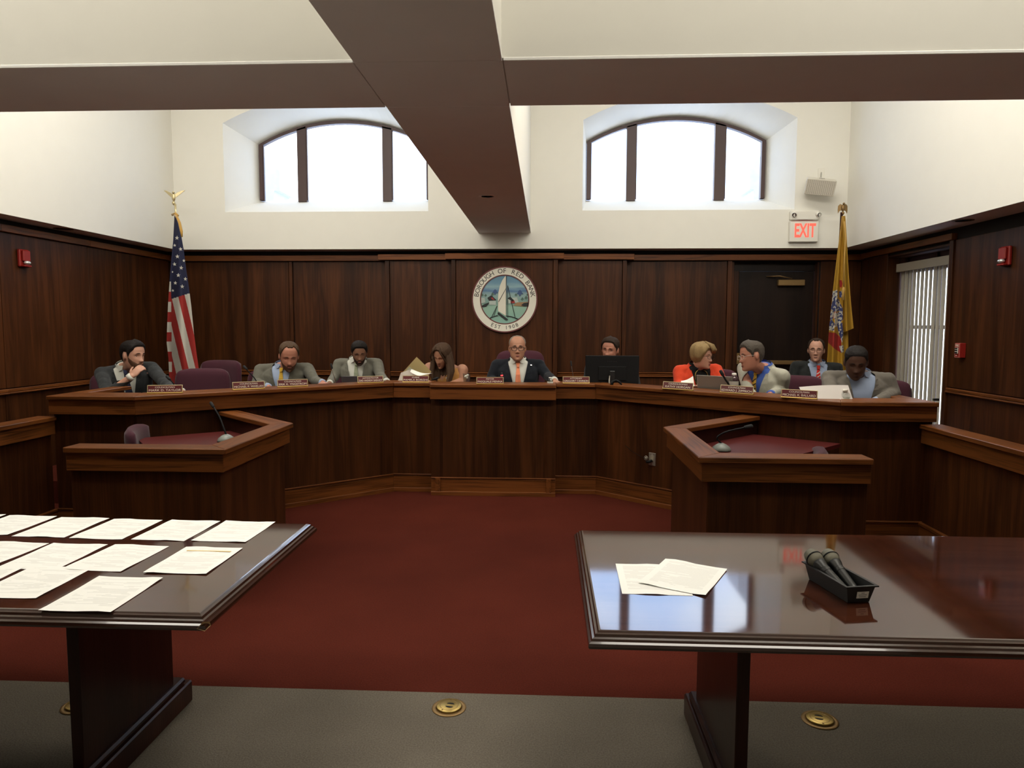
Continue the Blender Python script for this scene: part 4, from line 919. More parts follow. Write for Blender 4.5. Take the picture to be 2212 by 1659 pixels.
box('white_border', -0.038, 0.038, -0.064, 0.064, -0.0002, 0.0006, plain('pale_red_border', (0.55, 0.22, 0.17), 0.6), ps, M=M_FY); box('red_face', -0.033, 0.033, -0.059, 0.059, 0, 0.001, M_REDP, ps, M=M_FY)
text_mesh('fire_lettering', 'FIRE', 0.032, M_LETTER, ps, M_FY @ Matrix.Translation((0, 0.043, 0.0014)))
hb = box('pull_handle', -0.024, 0.024, -0.030, 0.026, 0.001, 0.010, plain('handle_grey', (0.55, 0.52, 0.46), 0.5), ps, bev=0.003, M=M_FY)
for yy in (0.018, 0.0, -0.020): box('handle_band', -0.020, 0.020, yy - 0.006, yy + 0.006, 0.010, 0.0108, M_BLACKM, hb, M=M_FY)
box('small_print', -0.026, 0.004, -0.050, -0.044, 0.001, 0.0014, M_LETTER, ps, M=M_FY)

# ================================================================== FLAGS
def eagle(parent, c, s, spread, mat):
    """gold eagle finial: body, head, two raised or folded wings and a ball"""
    e = ball('eagle_body', c, (0.028 * s, 0.024 * s, 0.055 * s), mat, parent)
    ball('eagle_head', c + Vector((0.006 * s, -0.012 * s, 0.062 * s)), (0.017 * s, 0.022 * s, 0.017 * s), mat, e)
    for sg in (-1, 1):
        pts = [(0.012, -0.02), (0.055, 0.015), (0.14, 0.085), (0.155, 0.100), (0.115, 0.095), (0.05, 0.065), (0.010, 0.035)] if spread else [(0.010, 0.045), (0.045, 0.060), (0.072, 0.030), (0.075, -0.03), (0.070, -0.085), (0.052, -0.05), (0.030, -0.040), (0.010, -0.035)]
        poly = [(sg * p[0] * s, p[1] * s) for p in pts]
        if sg > 0: poly = poly[::-1]
        M = Matrix.Translation(c) @ Matrix.Rotation(R(sg * 12), 4, 'Z') @ Matrix.Rotation(R(90), 4, 'X')
        prism('eagle_wing', poly, -0.006 * s, 0.006 * s, mat, e, M, bev=0.002 * s)
    lathe('finial_ball', [(0.008 * s, -0.11 * s), (0.020 * s, -0.095 * s), (0.024 * s, -0.080 * s), (0.020 * s, -0.066 * s), (0.010 * s, -0.055 * s)], mat, e, 16, Matrix.Translation(c))
def drape(parent, name, left, right, Y, depth, folds, mats, pick, nu=70, nv=170, ph=0.0):
    """hanging cloth between two edge lines given in pixels (list of (x, y)); folds run down it"""
    def edge(E, y):
        for (xa, ya), (xb, yb) in zip(E, E[1:]):
            if ya <= y <= yb: return xa + (xb - xa) * (y - ya) / (yb - ya)
        return E[0][0] if y < E[0][1] else E[-1][0]
    y0, y1 = left[0][1], left[-1][1]; V = []; F = []; info = []
    for j in range(nv + 1):
        t = j / nv; yl = left[0][1] + (left[-1][1] - left[0][1]) * t; yr = right[0][1] + (right[-1][1] - right[0][1]) * t
        a = Vector((edge(left, yl), yl)); b = Vector((edge(right, yr), yr))
        for i in range(nu + 1):
            s = i / nu; q = a + (b - a) * s
            amp = depth * min(1.0, 0.15 + t * 1.1)
            dy = amp * (math.sin(s * math.pi * 2 * folds + ph + t * 0.9) * 0.5 - math.sin(math.pi * s) * 0.9)
            p = at(q.x, q.y, Y); p += (p - Vector((0, 0, CAM_H))).normalized() * dy
            V.append(p); info.append((q.x, q.y, s, t))
    idx = []
    for j in range(nv):
        for i in range(nu):
            k = j * (nu + 1) + i; F.append((k, k + 1, k + nu + 2, k + nu + 1)); qx = (info[k][0] + info[k + nu + 2][0]) / 2; qy = (info[k][1] + info[k + nu + 2][1]) / 2
            idx.append(pick(qx, qy, info[k][2], info[k][3]))
    o = mesh(name, V, F, mats, parent, True, fix=False)
    for p, m in zip(o.data.polygons, idx): p.material_index = m
    return o
M_FRED = plain('flag_red', (0.30, 0.016, 0.012), 0.8); M_FWHITE = plain('flag_white', (0.52, 0.50, 0.44), 0.8); M_FBLUE = plain('flag_blue', (0.010, 0.012, 0.045), 0.8)
M_FGOLD = plain('flag_gold', (0.46, 0.26, 0.045), 0.7, sheen=0.3); M_FBUFF = plain('flag_buff', (0.40, 0.215, 0.012), 0.7)
YU = 8.05
pole_t = at(375, 440, YU); fb = at(392, 830, YU)
us = thing('american_flag', (pole_t.x, YU, PLAT), 'american flag hanging furled on a pole with a gold eagle, left corner', 'flag')
lathe('flag_stand', [(0.17, 0.0), (0.17, 0.02), (0.10, 0.05), (0.03, 0.08), (0.022, 0.16)], M_GOLD, us, 28, Matrix.Translation((pole_t.x, YU + 0.03, PLAT)))
tube('pole', [(pole_t.x, YU + 0.03, PLAT + 0.05), (pole_t.x + 0.01, YU + 0.03, at(378, 478, YU).z)], 0.014, M_MAHOGD, us, 12)
tube('pole_tip', [(pole_t.x + 0.01, YU + 0.03, at(378, 480, YU).z), (pole_t.x + 0.004, YU + 0.03, at(376, 440, YU).z)], 0.012, M_PALEGOLD, us, 12)
eagle(us, at(375, 426, YU + 0.03), 0.82, True, M_PALEGOLD)
def us_pick(x, y, s, t):
    zx, zy = (x - 300) * 3.606, (y - 380) * 3.606
    yc = 958 - (zx - 255) * 0.317
    if zx < 250 + (zy - 830) * 0.012 and zy > 825:
        return 0 if int((zy - 825) // 78) % 2 == 0 else 1
    if zy < yc: return 2
    k = math.floor((zx - 305 - 0.24 * (zy - 935)) / 53.0)
    return 1 if k % 2 == 0 else 0
UL = [(377, 462), (374, 520), (370, 560), (367, 600), (364, 640), (361, 700), (360, 740), (364, 775), (366, 832)]
UR = [(382, 460), (390, 500), (397, 540), (402, 580), (408, 620), (413, 660), (419, 720), (425, 765), (430, 800), (434, 832)]
drape(us, 'flag_cloth', UL, UR, YU, 0.10, 1.2, [M_FWHITE, M_FRED, M_FBLUE], us_pick, nu=150, nv=220)
def star(c, r, parent, tilt=0.0):
    pts = []
    for k in range(10):
        rr = r if k % 2 == 0 else r * 0.40; a = R(90 + 36 * k + tilt); pts.append((c.x + rr * math.cos(a), c.z + rr * math.sin(a)))
    return prism('star', pts, -c.y - 0.001, -c.y + 0.0015, M_FWHITE, parent, Matrix.Rotation(R(90), 4, 'X'))
for zx, zy, r in ((297, 483, 18), (279, 541, 13), (325, 570, 17), (300, 628, 18), (351, 660, 14), (278, 688, 17), (330, 716, 18), (262, 748, 9), (307, 774, 18), (362, 803, 17), (284, 834, 16), (338, 862, 18), (265, 893, 12)):
    c = at(300 + zx / 3.606, 380 + zy / 3.606, YU); c += (c - Vector((0, 0, CAM_H))).normalized() * -0.165; c2 = c
    star(c2, r * 0.97 / 3.606 * c2.y / FPX, us, random.uniform(-8, 8))
# gold cord and tassels
tube('gold_cord', [at(377, 463, YU - 0.03), at(383, 470, YU - 0.12), at(388, 482, YU - 0.17), at(392, 500, YU - 0.19), at(393, 512, YU - 0.19)], [0.012, 0.014, 0.016, 0.016, 0.008], M_FGOLD, us, 8)
tube('gold_cord', [at(372, 464, YU - 0.02), at(379, 461, YU - 0.05), at(384, 466, YU - 0.08)], 0.014, M_FGOLD, us, 8)
# state flag
YJ = 8.15
pj = at(1820, 470, YJ)
nj = thing('state_flag', (pj.x, YJ, PLAT), 'yellow state flag with a coat of arms, furled on a pole in the right corner', 'flag')
lathe('flag_stand', [(0.17, 0.0), (0.17, 0.02), (0.10, 0.05), (0.03, 0.08), (0.022, 0.16)], M_GOLD, nj, 28, Matrix.Translation((pj.x, YJ + 0.03, PLAT)))
tube('pole', [(pj.x - 0.03, YJ + 0.03, PLAT + 0.05), (pj.x, YJ + 0.03, at(1821, 458, YJ).z)], 0.014, M_MAHOGD, nj, 12)
eagle(nj, at(1821, 449, YJ + 0.03), 0.72, False, M_BRASSD)
E_POLY = {1: [[(302, 770), (325, 768), (332, 800), (325, 835), (305, 830)], [(200, 1235), (270, 1240), (322, 1290), (320, 1420), (262, 1385), (205, 1330)], [(238, 1110), (262, 1045), (288, 1060), (268, 1115)]],
          2: [[(232, 900), (258, 880), (300, 960), (325, 1000), (330, 1040), (250, 1050), (225, 1030), (240, 960)], [(205, 1150), (235, 1120), (262, 1160), (235, 1200), (206, 1205)], [(285, 1180), (330, 1145), (340, 1230), (330, 1335), (300, 1250)], [(298, 870), (325, 865), (328, 920), (305, 925)], [(290, 1060), (335, 1010), (336, 1130), (300, 1120)]],
          0: [[(238, 870), (285, 855), (290, 925), (240, 960)], [(265, 930), (300, 940), (318, 1000), (285, 1010)], [(220, 1040), (255, 1050), (240, 1130), (215, 1120)], [(262, 1060), (330, 1080), (318, 1160), (262, 1190)], [(215, 1180), (262, 1175), (255, 1225), (210, 1215)], [(302, 1360), (340, 1350), (342, 1410), (318, 1420)]]}
def inside(p, poly):
    r_ = False; j = len(poly) - 1
    for i in range(len(poly)):
        if (poly[i][1] > p[1]) != (poly[j][1] > p[1]) and p[0] < (poly[j][0] - poly[i][0]) * (p[1] - poly[i][1]) / (poly[j][1] - poly[i][1]) + poly[i][0]: r_ = not r_
        j = i
    return r_
def nj_pick(x, y, s, t):
    q = ((x - 1740) * 4.148, (y - 420) * 4.148)
    if q[0] > 342 - 0.0 * t: return 3
    for k in (2, 0, 1):
        if k == 2:
            for P in E_POLY[2]:
                if inside(q, P):
                    for P0 in E_POLY[0]:
                        if inside(q, P0): return 0 if mnoise.noise(Vector((q[0] * 0.055, q[1] * 0.04, 1.0))) > -0.05 else 2
                    return 2 if mnoise.noise(Vector((q[0] * 0.06, q[1] * 0.045, 4.0))) > -0.22 else 0
        else:
            for P in E_POLY[k]:
                if inside(q, P):
                    if k == 1 and q[1] < 1120 and q[1] > 1000: return 1 if int(q[0] // 7) % 2 else 0
                    return k if (k == 1 or mnoise.noise(Vector((q[0] * 0.06, q[1] * 0.05, 9.0))) > -0.18) else 2
    return 3
NL = [(1818, 467), (1812, 520), (1806, 570), (1800, 620), (1796, 660), (1792, 700), (1789, 740), (1786, 790), (1785, 830)]
NR = [(1822, 466), (1821, 520), (1822, 570), (1822, 620), (1822, 660), (1822, 700), (1822, 740), (1823, 790), (1823, 830)]
drape(nj, 'flag_cloth', NL, NR, YJ, 0.09, 1.6, [M_FWHITE, M_FRED, plain('emblem_blue', (0.04, 0.05, 0.16), 0.75), M_FBUFF], nj_pick, nu=110, nv=330, ph=0.8)
NL2 = [(1819, 467), (1820, 520), (1821, 600), (1822, 660), (1822, 700), (1823, 718)]
NR2 = [(1826, 466), (1829, 510), (1831, 550), (1834, 600), (1838, 650), (1842, 690), (1844, 709)]
drape(nj, 'flag_fold', NL2, NR2, YJ - 0.03, 0.07, 1.1, [M_FBUFF], lambda *a: 0, nu=24, nv=80, ph=2.0)
drape(nj, 'flag_back_fold', [(1822, 700), (1823, 830)], [(1832, 700), (1834, 830)], YJ + 0.02, 0.05, 0.6, [M_FBUFF], lambda *a: 0, nu=12, nv=30)
tube('gold_cord', [at(1824, 478, YJ - 0.10), at(1827, 512, YJ - 0.12), at(1824, 560, YJ - 0.13), at(1822.5, 620, YJ - 0.15)], 0.007, M_FGOLD, nj, 6)
tube('tassel', [at(1822.5, 620, YJ - 0.15), at(1822, 626, YJ - 0.15), at(1822, 632, YJ - 0.15), at(1821.5, 648, YJ - 0.15)], [0.008, 0.018, 0.012, 0.020], M_FGOLD, nj, 8)

# ================================================================== CHAIRS
def make_chair(hb=0.98, w=0.50):
    t = bpy.data.objects.new('swivel_chair', None); t.empty_display_size = 0.1; col.objects.link(t)
    # local frame: sitter faces -Y
    bm = bmesh.new(); bm_box(bm, -0.25, 0.25, -0.25, 0.22, 0.43, 0.51, 0.03, None, 3); from_bm('seat', bm, M_MAROON, t, True)
    n, m = 16, 12; V = []; F = []
    z0 = 0.56
    for side in (0, 1):
        for j in range(m + 1):
            tz = j / m
            for i in range(n + 1):
                s = -1 + 2 * i / n; e = 5.0
                x = s * w / 2; zt = -1 + 2 * tz
                # rounded-rectangle outline
                k = (abs(s) ** e + abs(zt) ** e) ** (1 / e); sc = 1.0 / max(k, 1.0)
                x = s * sc * w / 2; z = z0 + (hb - z0) * (0.5 + 0.5 * zt * sc)
                edge = max(0.0, 1 - max(abs(s), abs(zt)) ** 4) ** 0.5
                th = 0.012 + 0.030 * edge
                y = 0.24 - 0.05 * (s * s) + 0.03 * (z - z0) / (hb - z0) + (th if side else -th)
                V.append((x, y, z))
    N1 = (n + 1) * (m + 1)
    for side in (0, 1):
        for j in range(m):
            for i in range(n):
                k = side * N1 + j * (n + 1) + i; F.append((k, k + 1, k + n + 2, k + n + 1) if side == 0 else (k + n + 1, k + n + 2, k + 1, k))
    ring = [i for i in range(n + 1)] + [j * (n + 1) + n for j in range(1, m + 1)] + [m * (n + 1) + i for i in range(n - 1, -1, -1)] + [j * (n + 1) for j in range(m - 1, 0, -1)]
    for a, b in zip(ring, ring[1:] + ring[:1]): F.append((a, N1 + a, N1 + b, b))
    mesh('backrest', V, F, M_MAROON, t, True)
    tube('back_support', [(0, 0.27, 0.62), (0, 0.28, 0.50), (0, 0.20, 0.42), (0, 0.0, 0.42)], 0.022, M_BLACK, t, 8, 0.6)
    tube('column', [(0, 0, 0.10), (0, 0, 0.43)], 0.028, M_BLACK, t, 12)
    for k in range(5):
        a = 2 * math.pi * k / 5 + 0.3; lg = tube('leg', [(0.03 * math.cos(a), 0.03 * math.sin(a), 0.115), (0.27 * math.cos(a), 0.27 * math.sin(a), 0.075)], [0.026, 0.016], M_BLACK, t, 8)
        M = Matrix.Translation((0.28 * math.cos(a), 0.28 * math.sin(a), 0.03)) @ Matrix.Rotation(a, 4, 'Z') @ Matrix.Rotation(R(90), 4, 'Y')
        lathe('caster', [(0.02, -0.02), (0.03, -0.016), (0.03, 0.016), (0.02, 0.02)], M_BLACK, lg, 12, M)
    return t
ch0 = make_chair(); ch1 = make_chair(1.12, 0.52); used = {}
def chair(label, px, top, Y, rz, proto=ch0, floor_z=PLAT, hb=0.98, group='maroon swivel chairs'):
    """px = pixel column of the backrest centre, top = pixel row of its top edge"""
    p = at(px, top, Y); c = proto if not used.get(proto.name) else copy_tree(proto); used[proto.name] = True
    sc = (p.z - floor_z) / hb
    back = Matrix.Rotation(R(rz), 3, 'Z') @ Vector((0, 0.25, 0))
    c.location = (p.x - back.x, p.y - back.y, floor_z); c.rotation_euler = (0, 0, R(rz)); c.scale = (1, 1, sc)
    return tag(c, label, 'chair', group)
chair('maroon chair of the man resting his chin on his hand', 256, 806, 6.75, 12)
chair('empty maroon chair at the dais, right of the man resting his chin', 440, 796, 6.55, 8)
chair('empty maroon chair standing behind the other empty chair', 481, 778, 7.45, -12)
chair('maroon chair of the bearded man with a yellow tie', 592, 798, 7.0, 12)
chair('maroon chair of the man behind the dark laptop', 765, 800, 7.72, 8)
chair('maroon chair of the woman holding a folder', 966, 796, 7.50, -4)
chair('high-backed maroon chair of the mayor', 1124, 757, 7.50, 0, ch1, PLAT, 1.12)
chair('maroon chair of the man behind the black monitor', 1322, 800, 7.40, 0)
chair('maroon chair of the woman in the orange jacket', 1538, 797, 7.10, -14)
chair('maroon chair of the man in the pale jacket', 1719, 811, 6.50, -28)
chair('maroon chair of the smiling man by the door', 1740, 800, 8.05, 0)
chair('maroon chair behind the pale-jacketed man, only its top showing', 1658, 800, 7.6, 5)
chair('maroon chair of the man reading in the grey jacket, by the blind', 1898, 820, 6.12, -6)
chair('maroon chair at the left staff desk, seen from the side', 290, 921, 4.92, 109, floor_z=0.0)
chair('maroon chair at the right staff desk, only its top showing', 1771, 971, 4.62, -112, floor_z=0.0)

# ================================================================== PEOPLE
PEOPLE = []
def skin_mat(name, c): return plain(name, c, 0.5, spec=0.35, noise=0.06, nscale=25)
def cloth_mat(name, c, rough=0.85, noise=0.10, ns=120, bump=0.15): return plain(name, c, rough, spec=0.15, noise=noise, nscale=ns, bump=bump, sheen=0.1)
S_PALE = skin_mat('skin_pale', (0.50, 0.265, 0.185)); S_MID = skin_mat('skin_tan', (0.40, 0.195, 0.120)); S_OLIVE = skin_mat('skin_olive', (0.235, 0.115, 0.070)); S_DARK = skin_mat('skin_dark', (0.088, 0.043, 0.028)); S_RUDDY = skin_mat('skin_ruddy', (0.44, 0.19, 0.125))
M_EYEW = plain('eye_white', (0.55, 0.53, 0.50), 0.3); M_IRIS = plain('eye_iris', (0.02, 0.014, 0.010), 0.2); M_LASH = plain('eye_lash', (0.03, 0.018, 0.013), 0.7)
M_LIPS = {}
def lip(c):
    if c not in M_LIPS: M_LIPS[c] = plain('lips_%d' % len(M_LIPS), c, 0.5)
    return M_LIPS[c]
LEV = [(-0.1235, 0.006, 0.062, -0.045), (-0.121, 0.020, 0.078, -0.02), (-0.113, 0.034, 0.088, 0.01), (-0.095, 0.048, 0.0915, 0.035), (-0.070, 0.058, 0.0895, 0.055), (-0.040, 0.066, 0.0875, 0.075), (-0.010, 0.072, 0.0865, 0.090),
       (0.020, 0.0755, 0.0875, 0.098), (0.050, 0.0765, 0.086, 0.100), (0.080, 0.070, 0.0745, 0.090), (0.100, 0.055, 0.057, 0.072), (0.113, 0.036, 0.037, 0.047), (0.1185, 0.016, 0.016, 0.020), (0.1195, 0.003, 0.003, 0.004)]
def head_lev(z):
    L = LEV
    if z <= L[0][0]: return L[0][1:]
    for a, b in zip(L, L[1:]):
        if z <= b[0]:
            t = (z - a[0]) / (b[0] - a[0]); return tuple(a[i] + (b[i] - a[i]) * t for i in (1, 2, 3))
    return L[-1][1:]
g_ = lambda v, s: math.exp(-(v / s) ** 2)
def head_pt(az, z, off=0.0, jaw=1.0, feat=True):
    """point of the head surface; az 0 = straight ahead (-Y), + = towards +X; off = offset outwards"""
    w, f, b = head_lev(z)
    if z < -0.02: w = w * (1 + (jaw - 1) * min(1.0, (-0.02 - z) / 0.05))
    ca, sa = math.cos(az), math.sin(az); e = 0.88
    sx = math.copysign(abs(sa) ** e, sa); cx = math.copysign(abs(ca) ** e, ca)
    x = w * sx; y = -f * cx if ca > 0 else -b * cx
    if ca > 0 and feat:
        d = 0.0; fr_ = min(1.0, ca * 1.6)
        if -0.060 < z < 0.03:
            pr = 0.0
            if z > -0.040: pr = 0.22 + 0.78 * (0.022 - z) / 0.062 if z < 0.022 else 0.22 * max(0, (0.03 - z) / 0.008)
            else: pr = max(0.0, 1 - (-0.040 - z) / 0.011)
            d += 0.027 * pr * g_(x, 0.0095 + 0.004 * max(0, min(1, -z / 0.04)))
            d += 0.011 * g_(abs(x) - 0.011, 0.009) * g_(z + 0.039, 0.010)
        d -= 0.0115 * g_(abs(x) - 0.031, 0.015) * g_(z - 0.001, 0.011)
        d += 0.006 * g_(abs(x) - 0.028, 0.024) * g_(z - 0.021, 0.009)
        d += 0.0055 * g_(x, 0.022) * g_(z + 0.073, 0.010) - 0.004 * g_(x, 0.024) * g_(z + 0.0725, 0.0028) - 0.003 * g_(x, 0.03) * g_(z + 0.090, 0.006)
        d += 0.007 * g_(x, 0.020) * g_(z + 0.108, 0.012) + 0.004 * g_(abs(x) - 0.042, 0.018) * g_(z + 0.030, 0.018)
        y -= d * fr_
    r = Vector((x, y, 0.35 * max(-0.06, min(0.14, z)))); n = Vector((x / max(w, .01), y / max(f, .01), (z - 0.0) / 0.12)); n.normalize()
    return Vector((x, y, z)) + n * off
def head_bm(jaw=1.0):
    bm = bmesh.new(); na, rings = 56, []
    zs = [-0.1235 + (0.243) * (0.5 - 0.5 * math.cos(math.pi * k / 56)) for k in range(57)]
    for z in zs: rings.append([bm.verts.new(head_pt(-math.pi + 2 * math.pi * k / na, z, 0, jaw)) for k in range(na)])
    for a, b in zip(rings, rings[1:]):
        for k in range(na): bm.faces.new((a[k], a[(k + 1) % na], b[(k + 1) % na], b[k]))
    bm.faces.new(rings[0][::-1]); bm.faces.new(rings[-1])
    return bm
def bm_join(dst, src, M):
    mp = {v: dst.verts.new(M @ v.co) for v in src.verts}
    for f in src.faces: dst.faces.new([mp[v] for v in f.verts])
    src.free()
def cone_cap(bm, a, b, ra, rb, n=14):
    """tapered capsule"""
    a = Vector(a); b = Vector(b); x, y, z = frame_z(b - a); L = (b - a).length
    pr = [(ra * math.sin(t), -ra * math.cos(t)) for t in (0.15, 0.5, 0.9, 1.3)] + [(ra, 0.0)] + [(rb, L)] + [(rb * math.cos(t), L + rb * math.sin(t)) for t in (0.3, 0.7, 1.1, 1.42)]
    bm_lathe(bm, pr, n, basis(a, x, y, z))
def loft_rings(bm, secs, M, n=28):
    """secs: (z, halfwidth, front depth, back depth, y shift)"""
    rings = []
    for z, w, f, b, ysh in secs:
        ring = []
        for k in range(n):
            a = 2 * math.pi * k / n; s, c = math.sin(a), math.cos(a); e = 0.80
            x = w * math.copysign(abs(s) ** e, s); y = (-f * math.copysign(abs(c) ** e, c)) if c > 0 else (b * abs(c) ** e)
            ring.append(bm.verts.new(M @ Vector((x, y + ysh, z))))
        rings.append(ring)
    for a, b in zip(rings, rings[1:]):
        for k in range(n): bm.faces.new((a[k], a[(k + 1) % n], b[(k + 1) % n], b[k]))
    bm.faces.new(rings[0][::-1]); bm.faces.new(rings[-1])
def remeshed(bm, vox, smooth=3, fac=0.5):
    bmesh.ops.recalc_face_normals(bm, faces=bm.faces)
    me = bpy.data.meshes.new('tmp'); bm.to_mesh(me); bm.free(); o = bpy.data.objects.new('tmp', me); col.objects.link(o)
    md = o.modifiers.new('r', 'REMESH'); md.mode = 'VOXEL'; md.voxel_size = vox
    if smooth: sm = o.modifiers.new('s', 'SMOOTH'); sm.factor = fac; sm.iterations = smooth
    dg = bpy.context.evaluated_depsgraph_get(); dg.update()
    out = bpy.data.meshes.new_from_object(o.evaluated_get(dg)); bpy.data.objects.remove(o); bpy.data.meshes.remove(me)
    return out
def mesh_obj(name, me, mat, parent, smooth=True):
    me.name = name; me.materials.clear(); me.materials.append(mat)
    if smooth: me.polygons.foreach_set('use_smooth', [True] * len(me.polygons))
    return link(bpy.data.objects.new(name, me), parent)
def patch(name, fn, nu, nv, MH, mat, parent, thick, fine=0.0):
    """shell patch on the head: fn(u, v) -> (az, z, extra offset); closed towards the head at its border"""
    V = []; F = []
    for j in range(nv + 1):
        for i in range(nu + 1):
            az, z, ex = fn(i / nu, j / nv)
            V.append(MH @ head_pt(az, z, ex + random.uniform(-fine, fine), feat=False if thick > 0.006 else True))
    for j in range(nv):
        for i in range(nu): k = j * (nu + 1) + i; F.append((k, k + 1, k + nu + 2, k + nu + 1))
    if name == 'hair': F.append(tuple(nv * (nu + 1) + i for i in range(nu)))
    return mesh(name, V, F, mat, parent, True)
def lerp_tab(T, a):
    """table of (abs azimuth deg, value)"""
    a = abs(a)
    for (x0, v0), (x1, v1) in zip(T, T[1:]):
        if a <= x1: return v0 + (v1 - v0) * (a - x0) / max(1e-6, x1 - x0)
    return T[-1][1]
def hair_cap(line, thick, MH, mat, parent, name='hair', top=None, fine=0.0012, back=1.0, nu=72, nv=22):
    """hair from a hairline table (|azimuth deg|, z) up to the crown"""
    def fn(u, v):
        az = -math.pi + 2 * math.pi * u; zl = lerp_tab(line, math.degrees(az)); zt = 0.1195
        z = zl + (zt - zl) * (v ** 0.85); edge = min(1.0, v * 5.0); t = thick * (0.15 + 0.85 * edge)
        if top: t += top(az, v) * edge
        return az, z, t
    return patch(name, fn, nu, nv, MH, mat, parent, thick, fine)
SHORT = [(0, 0.080), (22, 0.078), (38, 0.070), (48, 0.046), (58, 0.034), (68, 0.020), (74, -0.012), (79, -0.014), (84, 0.028), (102, 0.030), (110, -0.020), (125, -0.058), (150, -0.072), (180, -0.076)]
RECEDE = [(0, 0.098), (14, 0.095), (28, 0.104), (42, 0.092), (54, 0.056), (66, 0.032), (73, 0.0), (79, -0.012), (84, 0.028), (102, 0.030), (110, -0.020), (128, -0.060), (180, -0.076)]
FRINGE = [(0, 0.117), (58, 0.114), (72, 0.062), (80, 0.030), (102, 0.030), (110, -0.020), (128, -0.060), (180, -0.076)]
def beard(MH, mat, parent, full=True, thick=0.004):
    def fn(u, v):
        azd = -82 + 164 * u; a = abs(azd)
        ztop = lerp_tab([(0, -0.054), (14, -0.054), (22, -0.060), (35, -0.052), (55, -0.040), (70, -0.022), (82, 0.0)], a)
        zbot = lerp_tab([(0, -0.122), (40, -0.119), (60, -0.100), (82, -0.045)], a)
        z = zbot + (ztop - zbot) * v; e = min(1.0, v * 6, (1 - v) * 6 + 0.1, u * 12 + 0.1, (1 - u) * 12 + 0.1)
        if a < 17 and -0.082 < z < -0.064: e *= 0.0 if a < 14 else 0.4
        return R(azd), z, -0.002 + (thick + 0.002) * max(0.0, min(1.0, e))
    return patch('beard', fn, 44, 16, MH, mat, parent, 0.004, 0.0006)
def brow_eye(MH, parent, browc, down, jaw, glasses=None, mouth_open=False, lipc=(0.30, 0.09, 0.07), smile=0.0, thin=False):
    for s in (-1, 1):
        e = head_pt(math.asin(min(1, 0.031 / 0.086)) * s, 0.0); e = Vector((0.031 * s, e.y + 0.0065, 0.0))
        if not down:
            eo = ball('eye', None, None, M_EYEW, parent, MH @ Matrix.Translation(e) @ Matrix.Diagonal((0.0135, 0.010, 0.0058, 1)), 14, 8) if False else None
            bm = bmesh.new(); bm_ball(bm, (0, 0, 0), 1.0, 14, 8, None); me_M = MH @ Matrix.Translation(e) @ Matrix.Diagonal((0.0135, 0.0095, 0.0056, 1)); bm.transform(me_M); eye = from_bm('eye', bm, M_EYEW, parent, True)
            bm = bmesh.new(); bm_ball(bm, (0, 0, 0), 1.0, 12, 8, None); bm.transform(MH @ Matrix.Translation(e + Vector((0, -0.0062, 0.0003))) @ Matrix.Diagonal((0.0056, 0.0042, 0.0053, 1))); from_bm('iris', bm, M_IRIS, eye, True)
            pts = [MH @ (e + Vector((0.0145 * k, -0.0088 + 0.004 * k * k, 0.0062 - 0.0035 * k * k))) for k in (-1, -0.5, 0, 0.5, 1)]
            tube('upper_lid', pts, 0.0018, M_LASH, eye, 6)
        else:
            pts = [MH @ (e + Vector((0.0145 * k, -0.0088 + 0.004 * k * k, -0.0035 + 0.003 * k * k))) for k in (-1, -0.5, 0, 0.5, 1)]
            tube('eye', pts, 0.0017, M_LASH, parent, 6)
        pts = [MH @ head_pt(math.asin((0.030 + 0.017 * k) / 0.088) * s, 0.0215 + 0.004 * (1 - k * k) - 0.002 * k, 0.002) for k in (-1, -0.4, 0.2, 1)]
        tube('eyebrow', pts, [0.0020, 0.0034, 0.0030, 0.0012] if not thin else [0.001, 0.0018, 0.0016, 0.0008], browc, parent, 6)
    V = []; n = 12
    for k in range(n + 1):
        t = -1 + 2 * k / n; x = 0.024 * t; z = -0.0725 + smile * t * t
        p = head_pt(math.asin(max(-1, min(1, x / 0.090))), z, 0.0018); h = (0.0050 if not mouth_open else 0.0085) * (1 - t * t) ** 0.6 + 0.0006
        V.append(MH @ (p + Vector((0, 0, h)))); V.append(MH @ (p + Vector((0, -0.003 * (1 - t * t), h * 0.1)))); V.append(MH @ (p + Vector((0, 0, -h * 1.15))))
    F = []
    for k in range(n):
        for j in (0, 1): F.append((k * 3 + j, k * 3 + 3 + j, k * 3 + 4 + j, k * 3 + 1 + j))
    mo = mesh('mouth', V, F, lip(lipc), parent, True)
    pts = [MH @ (head_pt(math.asin(0.021 * t / 0.09), -0.0727 + smile * t * t, 0.0045)) for t in (-1, -0.5, 0, 0.5, 1)]
    tube('mouth_line', pts, [0.0008, 0.0016, 0.0026 if mouth_open else 0.0014, 0.0016, 0.0008], M_LASH, mo, 6)
    if glasses:
        gl = None
        for s in (-1, 1):
            c = Vector((0.0325 * s, -0.101, -0.003)); pts = []
            for k in range(25):
                a = 2 * math.pi * k / 24; ca, sa = math.cos(a), math.sin(a); pts.append(MH @ (c + Vector((0.0255 * math.copysign(abs(ca) ** 0.6, ca), 0.010 * (abs(ca) ** 2) * 0.4, 0.0165 * math.copysign(abs(sa) ** 0.6, sa)))))
            bm = bmesh.new(); bm_tube(bm, pts, glasses[1], 6, False)
            o = from_bm('glasses', bm, glasses[0], parent, True) if gl is None else from_bm('glasses_rim', bm, glasses[0], gl, True)
            gl = gl or o
            tube('temple', [MH @ (c + Vector((0.026 * s, 0.004, 0.006))), MH @ Vector((0.078 * s, -0.05, 0.006)), MH @ Vector((0.079 * s, 0.015, 0.0))], glasses[1] * 0.9, glasses[0], gl, 6)
        tube('bridge', [MH @ Vector((-0.008, -0.105, 0.002)), MH @ Vector((0, -0.110, 0.004)), MH @ Vector((0.008, -0.105, 0.002))], glasses[1], glasses[0], gl, 6)
